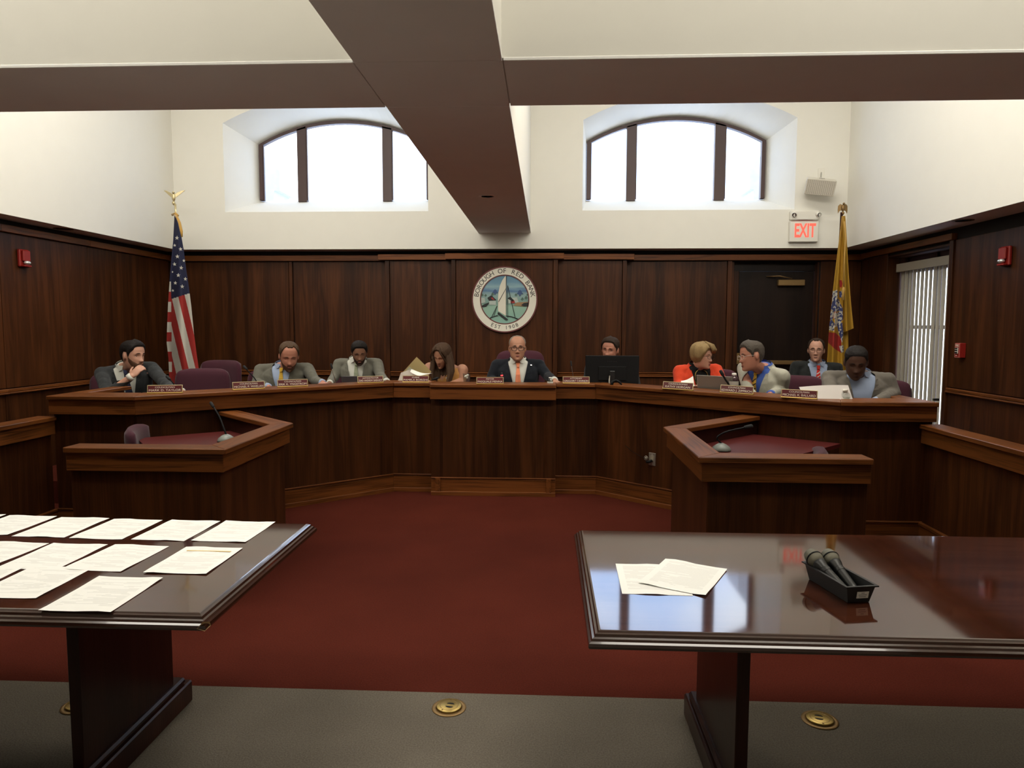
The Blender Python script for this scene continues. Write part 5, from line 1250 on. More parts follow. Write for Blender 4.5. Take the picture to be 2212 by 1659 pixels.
def hand_prims(bm, wrist, d, palm_n, curl=0.5, spread=1.0, scale=1.0, side=1):
    """hand: wrist point, finger direction d, palm normal; side = +1 when the thumb lies on +x of (d, n) frame"""
    d = Vector(d).normalized(); nn = Vector(palm_n); nn = (nn - d * nn.dot(d)).normalized(); x = d.cross(nn) * side; s = scale; w = Vector(wrist)
    M = basis(w + d * 0.045 * s, x, nn, d); b2 = bmesh.new(); bm_ball(b2, (0, 0, 0), (0.041 * s, 0.016 * s, 0.055 * s), 14, 9); bm_join(bm, b2, M)
    for k, (off, ln) in enumerate(((0.031, 0.070), (0.0105, 0.078), (-0.0105, 0.073), (-0.031, 0.058))):
        p = w + d * 0.082 * s + x * off * s; a = 0.10 + curl * 0.35; fan = x * off * 3.2 * spread
        r = 0.0088 * s
        for seg, f in enumerate((0.45, 0.32, 0.23)):
            dd = (d * math.cos(a) + nn * math.sin(a) + fan * 0.35).normalized(); q = p + dd * ln * f * s
            cone_cap(bm, p, q, r, r * 0.92, 10); p = q; r *= 0.94; a += curl * 1.05
    p = w + d * 0.022 * s + x * 0.036 * s
    for f, a in ((0.040, 0.75), (0.034, 0.45)):
        q = p + (d * math.cos(a) + x * math.sin(a) + nn * (0.25 + curl * 0.3)).normalized() * f * s; cone_cap(bm, p, q, 0.0105 * s, 0.0095 * s, 10); p = q
TORSO = [(0.0, 0.165, 0.11, 0.12, 0.0), (0.22, 0.155, 0.115, 0.105, 0.0), (0.45, 0.160, 0.120, 0.105, 0.0), (0.68, 0.172, 0.118, 0.11, 0.0), (0.84, 0.170, 0.100, 0.105, 0.006), (0.93, 0.135, 0.075, 0.085, 0.010), (1.00, 0.085, 0.055, 0.062, 0.012), (1.06, 0.058, 0.050, 0.050, 0.008)]
def person(label, S, Hc, hyaw, hpitch, hroll=0.0, byaw=0.0, sw=0.205, girth=1.0, arms=None, skin=S_PALE, suit=None, shirt=None, tie=None, tie2=None, hscale=1.0, jaw=1.0, hair=None, beardm=None, brow=None, down=False, glasses=None, mouth_open=False, smile=0.0, lipc=(0.30, 0.09, 0.07), hands=None, style='suit', hips=None, thin=False, pale_cuff=True, arm_r=1.0, vtop=0.098, vlow=0.14):
    """S = base of the neck (world), Hc = centre of the head (world); yaw + turns towards +X, pitch + looks down"""
    S = Vector(S); Hc = Vector(Hc); seat = PLAT + 0.56
    P = Vector(hips) if hips else Vector((S.x - 0.10 * math.sin(R(byaw)) * 0, S.y + 0.10, seat))
    up = (S - P); T = up.length; zax = up.normalized(); fwd = Vector((math.sin(R(byaw)), -math.cos(R(byaw)), 0)); fwd = (fwd - zax * fwd.dot(zax)).normalized(); xax = (-fwd).cross(zax)
    MB = basis(P, xax, -fwd, zax)
    HD = Matrix.Rotation(R(hyaw), 4, 'Z') @ Matrix.Rotation(R(hpitch), 4, 'X') @ Matrix.Rotation(R(hroll), 4, 'Y')
    MH = Matrix.Translation(Hc) @ HD @ Matrix.Diagonal((hscale, hscale, hscale, 1))
    t = thing('person', (P.x, P.y, PLAT), label, 'person', 'people seated behind the dais')
    sec = lambda g, infl: [(z * T, w * g + infl, f * g + infl, b * g + infl, ys) for z, w, f, b, ys in TORSO]
    sh = {s: MB @ Vector((s * sw, 0.012, 0.885 * T)) for s in (-1, 1)}
    arms = arms or {}
    A = {}
    for s in (-1, 1):
        el, wr = arms.get(s, (sh[s] + Vector((s * 0.06, -0.03, -0.27)), sh[s] + Vector((s * -0.02, -0.28, -0.26)))); A[s] = (Vector(el), Vector(wr))
    # ---------------- body: one continuous surface
    bm = bmesh.new(); bm_join(bm, head_bm(jaw), MH)
    for s in (-1, 1):
        b2 = bmesh.new(); bm_ball(b2, (0, 0, 0), (0.009, 0.020, 0.032), 12, 8); bm_join(bm, b2, MH @ Matrix.Translation((s * 0.0765, 0.012, -0.006)) @ Matrix.Rotation(R(s * 18), 4, 'Z') @ Matrix.Rotation(R(-12), 4, 'X'))
    nb = MH @ Vector((0, 0.022, -0.075)); cone_cap(bm, S + zax * -0.03, nb, 0.057 * (0.85 + 0.15 * girth), 0.053, 18)
    loft_rings(bm, sec(girth * 0.97, -0.006), MB)
    for s in (-1, 1):
        el, wr = A[s]; cone_cap(bm, sh[s], el, 0.050 * arm_r, 0.040 * arm_r); cone_cap(bm, el, wr, 0.040 * arm_r, 0.026)
        hd = (hands or {}).get(s)
        if hd: hand_prims(bm, wr, *hd)
        else: hand_prims(bm, wr, (wr - el).normalized() + Vector((0, 0, -0.1)), (0, 0, -1), 0.35, 1.0, 1.0, -s)
        hip = MB @ Vector((s * 0.085, -0.01, 0.03)); kn = hip + fwd * 0.36; an = Vector((kn.x, kn.y, PLAT + 0.09)) - fwd * 0.16
        cone_cap(bm, hip, kn, 0.082, 0.060); cone_cap(bm, kn, an, 0.056, 0.040); cone_cap(bm, an - Vector((0, 0, 0.04)), an + fwd * 0.15 - Vector((0, 0, 0.05)), 0.038, 0.032)
    body = mesh_obj('body', remeshed(bm, 0.0065, 2), skin, t)
    # ---------------- clothes
    if style in ('suit', 'dress'):
        bm = bmesh.new(); loft_rings(bm, sec(girth, 0.013) if style == 'suit' else sec(girth, 0.005), MB)
        if style == 'suit':
            for s in (-1, 1):
                el, wr = A[s]; wr2 = wr + (el - wr).normalized() * 0.025
                b2 = bmesh.new(); bm_ball(b2, (0, 0, 0), (0.060, 0.064, 0.054), 16, 10); bm_join(bm, b2, basis(sh[s], xax, -fwd, zax))
                cone_cap(bm, sh[s], el, 0.061, 0.049); cone_cap(bm, el, wr2, 0.049, 0.037)
            # slope from the neck to the shoulder
            for s in (-1, 1): cone_cap(bm, MB @ Vector((s * 0.06, 0.018, 0.93 * T)), sh[s] + zax * 0.012, 0.052, 0.058)
        me = remeshed(bm, 0.009, 4, 0.5); bm = bmesh.new(); bm.from_mesh(me); bpy.data.meshes.remove(me)
        inv = MB.inverted(); geom = lambda: list(bm.verts) + list(bm.edges) + list(bm.faces)
        if style == 'suit':
            az_, tz_ = vlow * T, 0.99 * T
            for s in (-1, 1):
                a_ = MB @ Vector((0, 0, az_)); b_ = MB @ Vector((s * vtop, 0, tz_)); e_ = b_ - a_; nrm_ = e_.cross(fwd).normalized(); bmesh.ops.bisect_plane(bm, geom=geom(), plane_co=a_, plane_no=nrm_, dist=1e-6)
            bmesh.ops.bisect_plane(bm, geom=geom(), plane_co=MB @ Vector((0, 0, az_)), plane_no=zax, dist=1e-6)
            zc = 0.985 * T; bmesh.ops.bisect_plane(bm, geom=geom(), plane_co=MB @ Vector((0, 0, zc)), plane_no=zax, dist=1e-6)
            for s in (-1, 1): bmesh.ops.bisect_plane(bm, geom=geom(), plane_co=MB @ Vector((s * 0.070, 0, 0)), plane_no=xax, dist=1e-6)
            kill = []
            for f in bm.faces:
                c = inv @ f.calc_center_median()
                if c.z > az_ and c.y < -0.015 and c.y > -(0.12 * girth + 0.055) and abs(c.x) < vtop * min(1.0, (c.z - az_) / (tz_ - az_)): kill.append(f)
                elif c.z > zc and abs(c.x) < 0.070: kill.append(f)
                elif c.z < -0.02 and abs(c.x) < 0.19 and c.y > -0.17: kill.append(f)
        else:
            kill = []; zc = 0.90 * T
            for s in (-1, 1):
                a_ = MB @ Vector((0, 0, 0.70 * T)); b_ = MB @ Vector((s * 0.095, 0, 0.98 * T)); bmesh.ops.bisect_plane(bm, geom=geom(), plane_co=a_, plane_no=(b_ - a_).cross(fwd).normalized(), dist=1e-6)
            for f in bm.faces:
                c = inv @ f.calc_center_median()
                if c.y < -0.0 and c.z > 0.70 * T and abs(c.x) < 0.095 * (c.z - 0.70 * T) / (0.28 * T): kill.append(f)
                elif c.z > 0.95 * T: kill.append(f)
        bmesh.ops.delete(bm, geom=kill, context='FACES')
        bm.normal_update(); sd = random.uniform(0, 50)
        for v_ in bm.verts:
            c = v_.co; k_w = mnoise.noise(Vector((c.x * 14 + sd, c.y * 14, c.z * 9))) * 0.0055 + mnoise.noise(Vector((c.x * 34, c.y * 34 + sd, c.z * 20))) * 0.0028
            v_.co = c + v_.normal * k_w
        jk = from_bm('jacket' if style == 'suit' else 'dress', bm, suit, t, True)
        if style == 'suit':
            dpt = lambda z: (lambda q: q)(next((a[2] + (b[2] - a[2]) * (z - a[0]) / (b[0] - a[0]) for a, b in zip(TORSO, TORSO[1:]) if a[0] <= z <= b[0]), 0.05)) * girth
            # shirt front, collar, tie, lapels
            bm = bmesh.new(); loft_rings(bm, [(z * T, w * girth + 0.004, f * girth + 0.004, b * girth + 0.004, ys) for z, w, f, b, ys in TORSO[:-2]] + [(1.0 * T, 0.100, 0.074, 0.080, 0.012), (1.035 * T, 0.074, 0.072, 0.070, 0.010), (1.055 * T, 0.067, 0.067, 0.064, 0.008)], MB)
            shf = from_bm('shirt', bm, shirt, t, True)
            for s in (-1, 1):      # collar halves
                V = []; n = 9
                for k in range(n + 1):
                    a = R(8 + 165 * k / n) * s; rr = 0.078; zz = 0.995 * T + 0.0
                    px_ = math.sin(a) * rr; py_ = -math.cos(a) * rr + 0.012
                    drop = 0.034 if k < 2 else 0.030 if k < 5 else 0.016
                    V.append(MB @ Vector((px_ * 0.97, py_ * 0.97 + (0.004 if k > 4 else 0), zz + 0.040))); V.append(MB @ Vector((px_ * 1.12 + s * (0.014 if k < 2 else 0), py_ * 1.16, zz + 0.040 - drop - (0.014 if k == 1 else 0))))
                mesh('collar', V, [(2 * k, 2 * k + 1, 2 * k + 3, 2 * k + 2) for k in range(n)], shirt, shf, True)
            if tie:
                def tpt(x, z, off): return MB @ Vector((x, -(dpt(z) + off), z * T))
                zt = 0.985
                V = [tpt(-0.017, zt + 0.012, 0.020), tpt(0.017, zt + 0.012, 0.020), tpt(0.012, zt - 0.045, 0.024), tpt(-0.012, zt - 0.045, 0.024)]
                prof = [(zt - 0.05, 0.013), (zt - 0.2, 0.021), (zt - 0.4, 0.028), (zt - 0.6, 0.033), (zt - 0.8, 0.036)]
                V = []; F = []
                for z, hw_ in prof: V += [tpt(-hw_, z, 0.012), tpt(0, z, 0.019), tpt(hw_, z, 0.012)]
                for k in range(len(prof) - 1):
                    for j in (0, 1): F.append((k * 3 + j, k * 3 + 1 + j, k * 3 + 4 + j, k * 3 + 3 + j))
                tb = mesh('tie', V, F, tie, t, False)
                kb = bmesh.new(); kv = [tpt(-0.019, zt + 0.020, 0.022), tpt(0.019, zt + 0.020, 0.022), tpt(0.013, zt - 0.055, 0.028), tpt(-0.013, zt - 0.055, 0.028)]
                kw = [q + fwd * -0.016 for q in kv]; vv = [kb.verts.new(q) for q in kv + kw]
                for f in ((0, 1, 2, 3), (7, 6, 5, 4), (0, 4, 5, 1), (1, 5, 6, 2), (2, 6, 7, 3), (3, 7, 4, 0)): kb.faces.new([vv[i] for i in f])
                bmesh.ops.bevel(kb, geom=list(kb.edges), offset=0.004, segments=2, affect='EDGES', profile=0.5); from_bm('tie_knot', kb, tie, tb, True)
                if tie2:
                    for k in range(9):
                        z = 0.86 - k * 0.085; hw_ = 0.013 + (zt - z) * 0.034; a_ = 0.030
                        V = [tpt(-hw_, z - a_, 0.0135), tpt(0, z, 0.0205), tpt(hw_, z + a_, 0.0135), tpt(hw_, z + a_ - 0.022, 0.0135), tpt(0, z - 0.022, 0.0205), tpt(-hw_, z - a_ - 0.022, 0.0135)]
                        mesh('tie_stripe', V, [(0, 1, 4, 5), (1, 2, 3, 4)], tie2, tb)
            for s in (-1, 1):      # lapels lie on the jacket beside the opening
                V = []; rows = 10
                for k in range(rows + 1):
                    q = k / rows; z = vlow + (0.975 - vlow) * q; xi = vtop * (z - vlow) / (0.99 - vlow)
                    wd = 0.012 + 0.050 * min(1.0, q * 1.25) if q < 0.78 else 0.046 - 0.030 * (q - 0.78) / 0.22
                    d0 = dpt(z) + 0.017; lean = 0.004
                    V += [MB @ Vector((s * (xi - 0.002), -(d0 + lean) + 0.30 * xi * xi / 0.1 * 0.3, z * T)), MB @ Vector((s * (xi + wd), -(d0 + 0.005) + ((xi + wd) / 0.17) ** 2 * 0.055, z * T))]
                mesh('lapel', V, [(2 * k, 2 * k + 1, 2 * k + 3, 2 * k + 2) for k in range(rows)], suit, jk, False)
            # jacket collar round the back of the neck
            V = []; n = 14
            for k in range(n + 1):
                a = R(-100 + 200 * k / n); V += [MB @ Vector((math.sin(a) * 0.090, 0.012 + math.cos(a) * 0.088, 0.985 * T + 0.036)), MB @ Vector((math.sin(a) * 0.118, 0.012 + math.cos(a) * 0.112, 0.955 * T))]
            mesh('jacket_collar', V, [(2 * k, 2 * k + 1, 2 * k + 3, 2 * k + 2) for k in range(n)], suit, jk, True)
            if pale_cuff:
                for s in (-1, 1):
                    el, wr = A[s]; dd = (wr - el).normalized(); tube('cuff', [wr - dd * 0.03, wr + dd * 0.004], [0.036, 0.035], shirt, shf, 14)
        # trousers
        bm = bmesh.new()
        loft_rings(bm, [(-0.09, 0.15, 0.12, 0.125, 0), (0.0, 0.175, 0.125, 0.135, 0), (0.10, 0.165, 0.12, 0.12, 0)], MB)
        for s in (-1, 1):
            hip = MB @ Vector((s * 0.085, -0.01, 0.03)); kn = hip + fwd * 0.36; an = Vector((kn.x, kn.y, PLAT + 0.09)) - fwd * 0.16
            cone_cap(bm, hip, kn, 0.094, 0.072); cone_cap(bm, kn, an, 0.070, 0.058)
        mesh_obj('trousers', remeshed(bm, 0.014, 2), suit, t)
        for s in (-1, 1):
            hip = MB @ Vector((s * 0.085, -0.01, 0.03)); kn = hip + fwd * 0.36; an = Vector((kn.x, kn.y, PLAT + 0.09)) - fwd * 0.16
            bm = bmesh.new(); cone_cap(bm, an - Vector((0, 0, 0.045)), an + fwd * 0.17 - Vector((0, 0, 0.052)), 0.044, 0.037); from_bm('shoe', bm, M_BLACK, t, True)
    # ---------------- face and hair
    brow_eye(MH, body, brow, down, jaw, glasses, mouth_open, lipc, smile, thin)
    if hair: hair(MH, t)
    if beardm: beard(MH, beardm, t)
    PEOPLE.append(t)
    return t, MB, MH, T
def hairm(name, c, n=0.35): return plain(name, c, 0.65, spec=0.18, noise=n, nscale=140, bump=0.5)
H_BLACK = hairm('hair_black', (0.012, 0.009, 0.008)); H_DBROWN = hairm('hair_dark_brown', (0.030, 0.018, 0.012)); H_BROWN = hairm('hair_brown', (0.075, 0.045, 0.026)); H_LBROWN = hairm('hair_long_brown', (0.060, 0.033, 0.018)); H_STREAK = hairm('hair_streak', (0.22, 0.14, 0.075)); H_GREY = hairm('hair_grey', (0.22, 0.20, 0.17)); H_SALT = hairm('hair_salt', (0.075, 0.062, 0.050)); H_BLOND = hairm('hair_blond', (0.27, 0.185, 0.085))
B_BROWN = hairm('beard_brown', (0.085, 0.040, 0.022)); B_DARK = hairm('beard_dark', (0.035, 0.018, 0.012)); B_RED = hairm('beard_reddish', (0.22, 0.095, 0.050))
C_CHAR = cloth_mat('charcoal_wool', (0.030, 0.032, 0.034)); C_GREY = cloth_mat('grey_wool', (0.125, 0.120, 0.098)); C_GREY2 = cloth_mat('light_grey_wool', (0.150, 0.145, 0.118)); C_NAVY = cloth_mat('navy_wool', (0.010, 0.012, 0.017)); C_ORANGE = cloth_mat('orange_red_wool', (0.62, 0.060, 0.022)); C_SEER = cloth_mat('pale_seersucker', (0.40, 0.39, 0.32)); C_DARK = cloth_mat('dark_suit_wool', (0.020, 0.022, 0.022)); C_TWEED = cloth_mat('grey_tweed', (0.145, 0.130, 0.110)); C_MUST = cloth_mat('mustard_dress', (0.42, 0.205, 0.060))
C_WSH = cloth_mat('white_shirt', (0.62, 0.62, 0.56), noise=0.03); C_LBSH = cloth_mat('light_blue_shirt', (0.33, 0.40, 0.55), noise=0.03); C_BLSH = cloth_mat('blue_shirt', (0.055, 0.110, 0.40), noise=0.03); C_BLK = cloth_mat('black_top', (0.008, 0.008, 0.009), noise=0.02)
T_NAVY = cloth_mat('navy_tie', (0.030, 0.036, 0.075)); T_YEL = cloth_mat('yellow_tie', (0.55, 0.34, 0.045)); T_GRN = cloth_mat('pale_green_tie', (0.33, 0.36, 0.25)); T_CORAL = cloth_mat('coral_tie', (0.78, 0.27, 0.14)); T_RED = cloth_mat('red_tie', (0.52, 0.035, 0.025)); T_STR = cloth_mat('white_tie_stripe', (0.60, 0.58, 0.54)); T_DK = cloth_mat('dark_tie_stripe', (0.03, 0.026, 0.022))
G_DARK = (plain('dark_glasses_frame', (0.015, 0.010, 0.009), 0.3), 0.0026); G_THIN = (plain('thin_glasses_frame', (0.05, 0.04, 0.035), 0.3, metal=0.5), 0.0015); G_PALE = (plain('pale_glasses_frame', (0.55, 0.48, 0.42), 0.3), 0.0018)
def short(mat, line=SHORT, th=0.011, top=None): return lambda MH, t: hair_cap(line, th, MH, mat, t, top=top)
quiff = lambda az, v: 0.010 * max(0, math.cos(az)) * v

# 1 man resting his chin on his hand (left)
Y1 = 6.25
person('man in a charcoal suit resting his chin on his hand, far left', at(272, 792, Y1), at(287, 768, Y1 - 0.05), 74, 4, 3, byaw=24, sw=0.205, girth=1.05,
       arms={-1: (at(233, 852, Y1 - 0.30), at(284, 813, Y1 - 0.24)), 1: (at(365, 838, Y1 - 0.14), at(392, 846, Y1 - 0.34))},
       hands={-1: (at(306, 787, Y1 - 0.20) - at(284, 809, Y1 - 0.26), Vector((0.35, 0.75, 0.35)), 0.55, 0.7, 0.98, 1)},
       skin=S_PALE, suit=C_CHAR, shirt=C_WSH, tie=T_NAVY, hair=short(H_BLACK, top=quiff), beardm=B_BROWN, brow=H_BLACK, hscale=1.08, hips=(at(268, 800, Y1).x, Y1 + 0.16, PLAT + 0.56))
# 2 bearded man with the yellow tie
Y2 = 6.90
person('bearded man in a grey suit with a yellow tie, looking down', at(612, 790, Y2), at(624, 769, Y2 - 0.10), 26, 20, 2, byaw=6, sw=0.232, girth=1.18,
       arms={-1: (at(554, 826, Y2 - 0.10), at(580, 836, Y2 - 0.30)), 1: (at(680, 822, Y2 - 0.10), at(697, 827, Y2 - 0.28))},
       skin=S_RUDDY, suit=C_GREY, shirt=C_LBSH, tie=T_YEL, hscale=1.12, jaw=1.08, hair=short(H_BROWN, RECEDE, 0.009), beardm=B_BROWN, brow=H_BROWN, down=True)
# 3 man behind the dark laptop
Y3 = 7.25
person('dark-haired man in a light grey suit looking down at his laptop', at(772, 778, Y3), at(776, 762, Y3 - 0.10), 18, 20, 0, byaw=4, sw=0.198, girth=0.98,
       arms={-1: (at(722, 815, Y3 - 0.06), at(712, 828, Y3 - 0.30)), 1: (at(822, 812, Y3 - 0.10), at(836, 825, Y3 - 0.30))},
       skin=S_OLIVE, suit=C_GREY2, shirt=C_WSH, tie=T_GRN, hscale=0.95, hair=short(H_BLACK, th=0.013, top=quiff), beardm=B_DARK, brow=H_BLACK, down=True)
# 4 woman with the folder
Y4 = 7.10
def long_hair(MH, t):
    line = [(0, 0.088), (20, 0.080), (40, 0.050), (55, 0.0), (65, -0.050), (80, -0.100), (110, -0.120), (180, -0.121)]
    hair_cap(line, 0.018, MH, H_LBROWN, t, top=lambda az, v: 0.006 * math.sin(az * 9) * (1 - v))
    bm = bmesh.new()
    for k in range(11):
        a = R(-112 + 224 * k / 10 + 180); r0 = 0.084
        p0 = MH @ Vector((math.sin(a) * r0 * 0.92, -math.cos(a) * r0 * 1.05 + 0.01, 0.02)); x_ = math.sin(a)
        p1 = p0 + Vector((x_ * 0.020, -0.005, -0.09)); p2 = p1 + Vector((x_ * 0.012, -0.02, -0.09)); p3 = p2 + Vector((-x_ * 0.02, -0.025, -0.08 - 0.02 * (k % 3)))
        cone_cap(bm, p0, p1, 0.024, 0.028, 10); cone_cap(bm, p1, p2, 0.028, 0.024, 10); cone_cap(bm, p2, p3, 0.024, 0.010, 10)
    o = mesh_obj('hair_fall', remeshed(bm, 0.007, 3), H_LBROWN, t)
    for k, (x, s) in enumerate(((-0.050, -1), (-0.040, -1), (0.040, 1), (0.052, 1))):
        pts = [MH @ Vector((x * 0.5, -0.045, 0.128)), MH @ Vector((x, -0.095, 0.092)), MH @ Vector((x + s * 0.035, -0.098, 0.030)), MH @ Vector((x + s * 0.045, -0.075, -0.05)), MH @ Vector((x + s * 0.040, -0.060, -0.13))]
        tube('hair_strand', pts, [0.003, 0.004, 0.004, 0.004, 0.002], H_LBROWN, o, 6)
w4, MB4, MH4, T4 = person('woman with long brown hair in a mustard sleeveless dress, reading', at(962, 788, Y4), at(955, 768, Y4 - 0.10), -26, 26, 6, byaw=-10, sw=0.172, girth=1.10, arm_r=1.22,
       arms={-1: (at(912, 826, Y4 - 0.10), at(925, 826, Y4 - 0.36)), 1: (at(996, 826, Y4 - 0.04), at(968, 832, Y4 - 0.32))},
       skin=S_MID, suit=C_MUST, hscale=0.95, jaw=0.92, hair=long_hair, brow=H_LBROWN, down=True, style='dress', thin=True, lipc=(0.32, 0.08, 0.08))
for s in (-1, 1): tube('lanyard', [MB4 @ Vector((s * 0.065, -0.03, 0.97 * T4)), MB4 @ Vector((s * 0.045, -0.120, 0.78 * T4)), MB4 @ Vector((s * 0.008, -0.140, 0.45 * T4))], 0.0055, C_WSH, w4, 6, 0.4)
# 5 mayor
Y5 = 7.12
m5, MB5, MH5, T5 = person('balding mayor in dark glasses, a navy suit and coral tie, speaking', at(1119, 780, Y5), at(1117.5, 752.5, Y5 - 0.06), 4, -2, 0, byaw=2, sw=0.215, girth=1.16,
       arms={-1: (at(1060, 818, Y5 - 0.02), at(1085, 838, Y5 - 0.28)), 1: (at(1183, 812, Y5 - 0.06), at(1198, 822, Y5 - 0.34))},
       hands={1: (Vector((0.55, -0.60, -0.30)), Vector((0, -0.2, -1)), 0.40, 1.0, 1.0, -1)},
       skin=S_MID, suit=C_NAVY, shirt=C_WSH, tie=T_CORAL, hscale=1.03, jaw=1.14, hair=short(H_GREY, FRINGE, 0.006), brow=H_SALT, glasses=G_DARK, mouth_open=True)
# 6 man behind the monitor
Y6 = 7.02
person('dark-haired man looking over the top of the black monitor', at(1321, 784, Y6), at(1318, 755.5, Y6 - 0.06), -22, 6, 4, byaw=0, sw=0.20,
       skin=S_RUDDY, suit=C_CHAR, shirt=C_WSH, tie=T_NAVY, hscale=0.99, hair=short(H_DBROWN, th=0.012, top=quiff), brow=H_DBROWN)
# 7 woman in orange
Y7 = 6.70
def bob(MH, t):
    line = [(0, 0.070), (18, 0.060), (30, 0.055), (42, 0.030), (55, 0.000), (66, -0.030), (76, -0.055), (95, -0.062), (115, -0.075), (140, -0.090), (180, -0.094)]
    hair_cap(line, 0.020, MH, H_BLOND, t, top=lambda az, v: 0.008 * math.sin(math.pi * min(1, v)) + 0.004 * math.sin(az * 11 + v * 3))
    for k in range(5):
        x = -0.035 + 0.015 * k; tube('hair_strand', [MH @ Vector((-0.03, -0.03, 0.142)), MH @ Vector((x, -0.088, 0.115)), MH @ Vector((x + 0.028, -0.105, 0.072)), MH @ Vector((x + 0.058, -0.086, 0.035))], [0.006, 0.011, 0.011, 0.004], H_BLOND, t, 6)
w7, MB7, MH7, T7 = person('woman with short blond hair and glasses in an orange-red jacket', at(1509, 792, Y7), at(1517, 768.5, Y7 - 0.06), 46, 6, 2, byaw=8, sw=0.178, girth=0.98,
       arms={-1: (at(1466, 832, Y7 - 0.08), at(1492, 838, Y7 - 0.36)), 1: (at(1562, 830, Y7 - 0.08), at(1545, 838, Y7 - 0.30))},
       hands={-1: (Vector((0.75, -0.30, 0.10)), Vector((0.1, -0.6, -0.7)), 0.55, 0.9, 0.95, 1)},
       skin=S_PALE, suit=C_ORANGE, shirt=C_BLK, hscale=0.96, jaw=0.95, hair=bob, brow=H_BROWN, glasses=G_THIN, thin=True, lipc=(0.34, 0.10, 0.09), pale_cuff=False, vtop=0.098, vlow=0.12)
bm = bmesh.new(); bm_tube(bm, [MB7 @ Vector((0.062 * math.sin(a), -0.060 - 0.078 * (0.5 + 0.5 * math.cos(a)) , (0.97 - 0.36 * (0.5 + 0.5 * math.cos(a)) ** 1.3) * T7)) for a in [R(-175 + 350 * k / 30) for k in range(31)]], 0.0035, 6); nk = from_bm('necklace', bm, M_BRASS, w7, True)
for a_ in range(9):
    aa_ = R(-160 + 320 * a_ / 8); ball('necklace_bead', MB7 @ Vector((0.062 * math.sin(aa_), -0.062 - 0.080 * (0.5 + 0.5 * math.cos(aa_)), (0.97 - 0.36 * (0.5 + 0.5 * math.cos(aa_)) ** 1.3) * T7)), 0.006, M_BRASS if a_ % 2 else M_BLACK, nk, n=8, m=6)
bm = bmesh.new(); bm_tube(bm, [MB7 @ Vector((0.016 * math.cos(a), -0.146, 0.585 * T7 + 0.016 * math.sin(a))) for a in [2 * math.pi * k / 16 for k in range(17)]], 0.0045, 6); from_bm('necklace_pendant', bm, M_BRASS, nk, True)
# 8 man in the pale jacket
Y8 = 6.30
person('man in a pale jacket and blue shirt leaning left to talk', at(1645, 794, Y8 + 0.02), at(1623, 769, Y8 - 0.06), -78, 6, -6, byaw=-50, sw=0.200, girth=1.06,
       arms={-1: (at(1618, 846, Y8 - 0.10), at(1632, 862, Y8 - 0.30)), 1: (at(1690, 842, Y8 - 0.02), at(1664, 852, Y8 - 0.30))},
       skin=S_RUDDY, suit=C_SEER, shirt=C_BLSH, tie=T_YEL, tie2=T_DK, hscale=1.03, hair=short(H_SALT, th=0.014, top=quiff), brow=H_SALT, glasses=G_PALE, hips=(at(1668, 800, Y8).x, Y8 + 0.16, PLAT + 0.56))
# 9 man at the back by the door
Y9 = 7.68
person('smiling man in glasses, a dark suit and red striped tie, by the door', at(1765, 786, Y9), at(1763, 756, Y9 - 0.05), -22, 2, 0, byaw=-8, sw=0.205, girth=1.0,
       skin=S_PALE, suit=C_DARK, shirt=C_LBSH, tie=T_RED, tie2=T_STR, hscale=1.0, jaw=0.95, hair=short(H_DBROWN, RECEDE, 0.008), brow=H_DBROWN, glasses=G_THIN, beardm=None, smile=0.006)
# 10 man reading at the right
Y10 = 5.78
person('man in a grey jacket and open blue collar reading a page, far right', at(1857, 808, Y10), at(1849, 782, Y10 - 0.10), -18, 22, 0, byaw=-8, sw=0.222, girth=1.20,
       arms={-1: (at(1795, 852, Y10 - 0.12), at(1800, 858, Y10 - 0.34)), 1: (at(1932, 850, Y10 - 0.05), at(1890, 868, Y10 - 0.34))},
       skin=S_DARK, suit=C_TWEED, shirt=C_LBSH, hscale=1.04, jaw=1.12, hair=short(H_BLACK, th=0.005), brow=H_BLACK, down=True, lipc=(0.085, 0.035, 0.030), vtop=0.105)

# ================================================================== THINGS ON THE DAIS
# ---- monitor seen from behind
ym = 6.72; a, b = at(1265, 768, ym), at(1380, 831, ym)
mo_ = thing('computer_monitor', ((a.x + b.x) / 2, ym, DZ), 'black computer monitor seen from behind on the dais', 'monitor')
box('monitor_shell', a.x, b.x, ym, ym + 0.022, b.z + 0.01, a.z, M_BLACKM, mo_, bev=0.004); box('screen', a.x + 0.012, b.x - 0.012, ym + 0.022, ym + 0.024, b.z + 0.03, a.z - 0.012, M_BLACK, mo_)
xm_ = (a.x + b.x) / 2
box('rear_housing', xm_ - 0.13, xm_ + 0.13, ym - 0.010, ym, b.z + 0.04, b.z + 0.17, M_BLACKM, mo_, bev=0.002); box('stand_neck', xm_ - 0.025, xm_ + 0.025, ym - 0.03, ym - 0.012, DZ, b.z + 0.13, M_BLACK, mo_, bev=0.004)
lathe('stand_base', [(0.12, 0.0), (0.12, 0.008), (0.03, 0.016)], M_BLACK, mo_, 28, Matrix.Translation((xm_, ym - 0.02, DZ)))
for k in range(6): box('vent_slot', xm_ - 0.045 + 0.016 * k, xm_ - 0.037 + 0.016 * k, ym - 0.0015, ym + 0.001, a.z - 0.06, a.z - 0.052, M_BLACK, mo_)
tube('cable', [at(1317, 812, ym - 0.04), at(1316, 820, ym - 0.06), at(1316, 829, ym - 0.09), at(1318, 831, ym - 0.12)], 0.006, M_STEEL, mo_, 8)
yk = 6.45; q1, q2, q3 = at(1321, 831, yk), at(1331, 822, yk), at(1343, 831, yk)
hs = tube('telephone_handset', [q1, q1 + Vector((0.015, 0.02, 0.028)), q2, q3 + Vector((-0.02, 0.02, 0.022)), q3], [0.014, 0.013, 0.011, 0.012, 0.006], M_BLACKM, None, 8); tag(hs, 'small arched black handset lying below the monitor on the dais cap', 'handset')
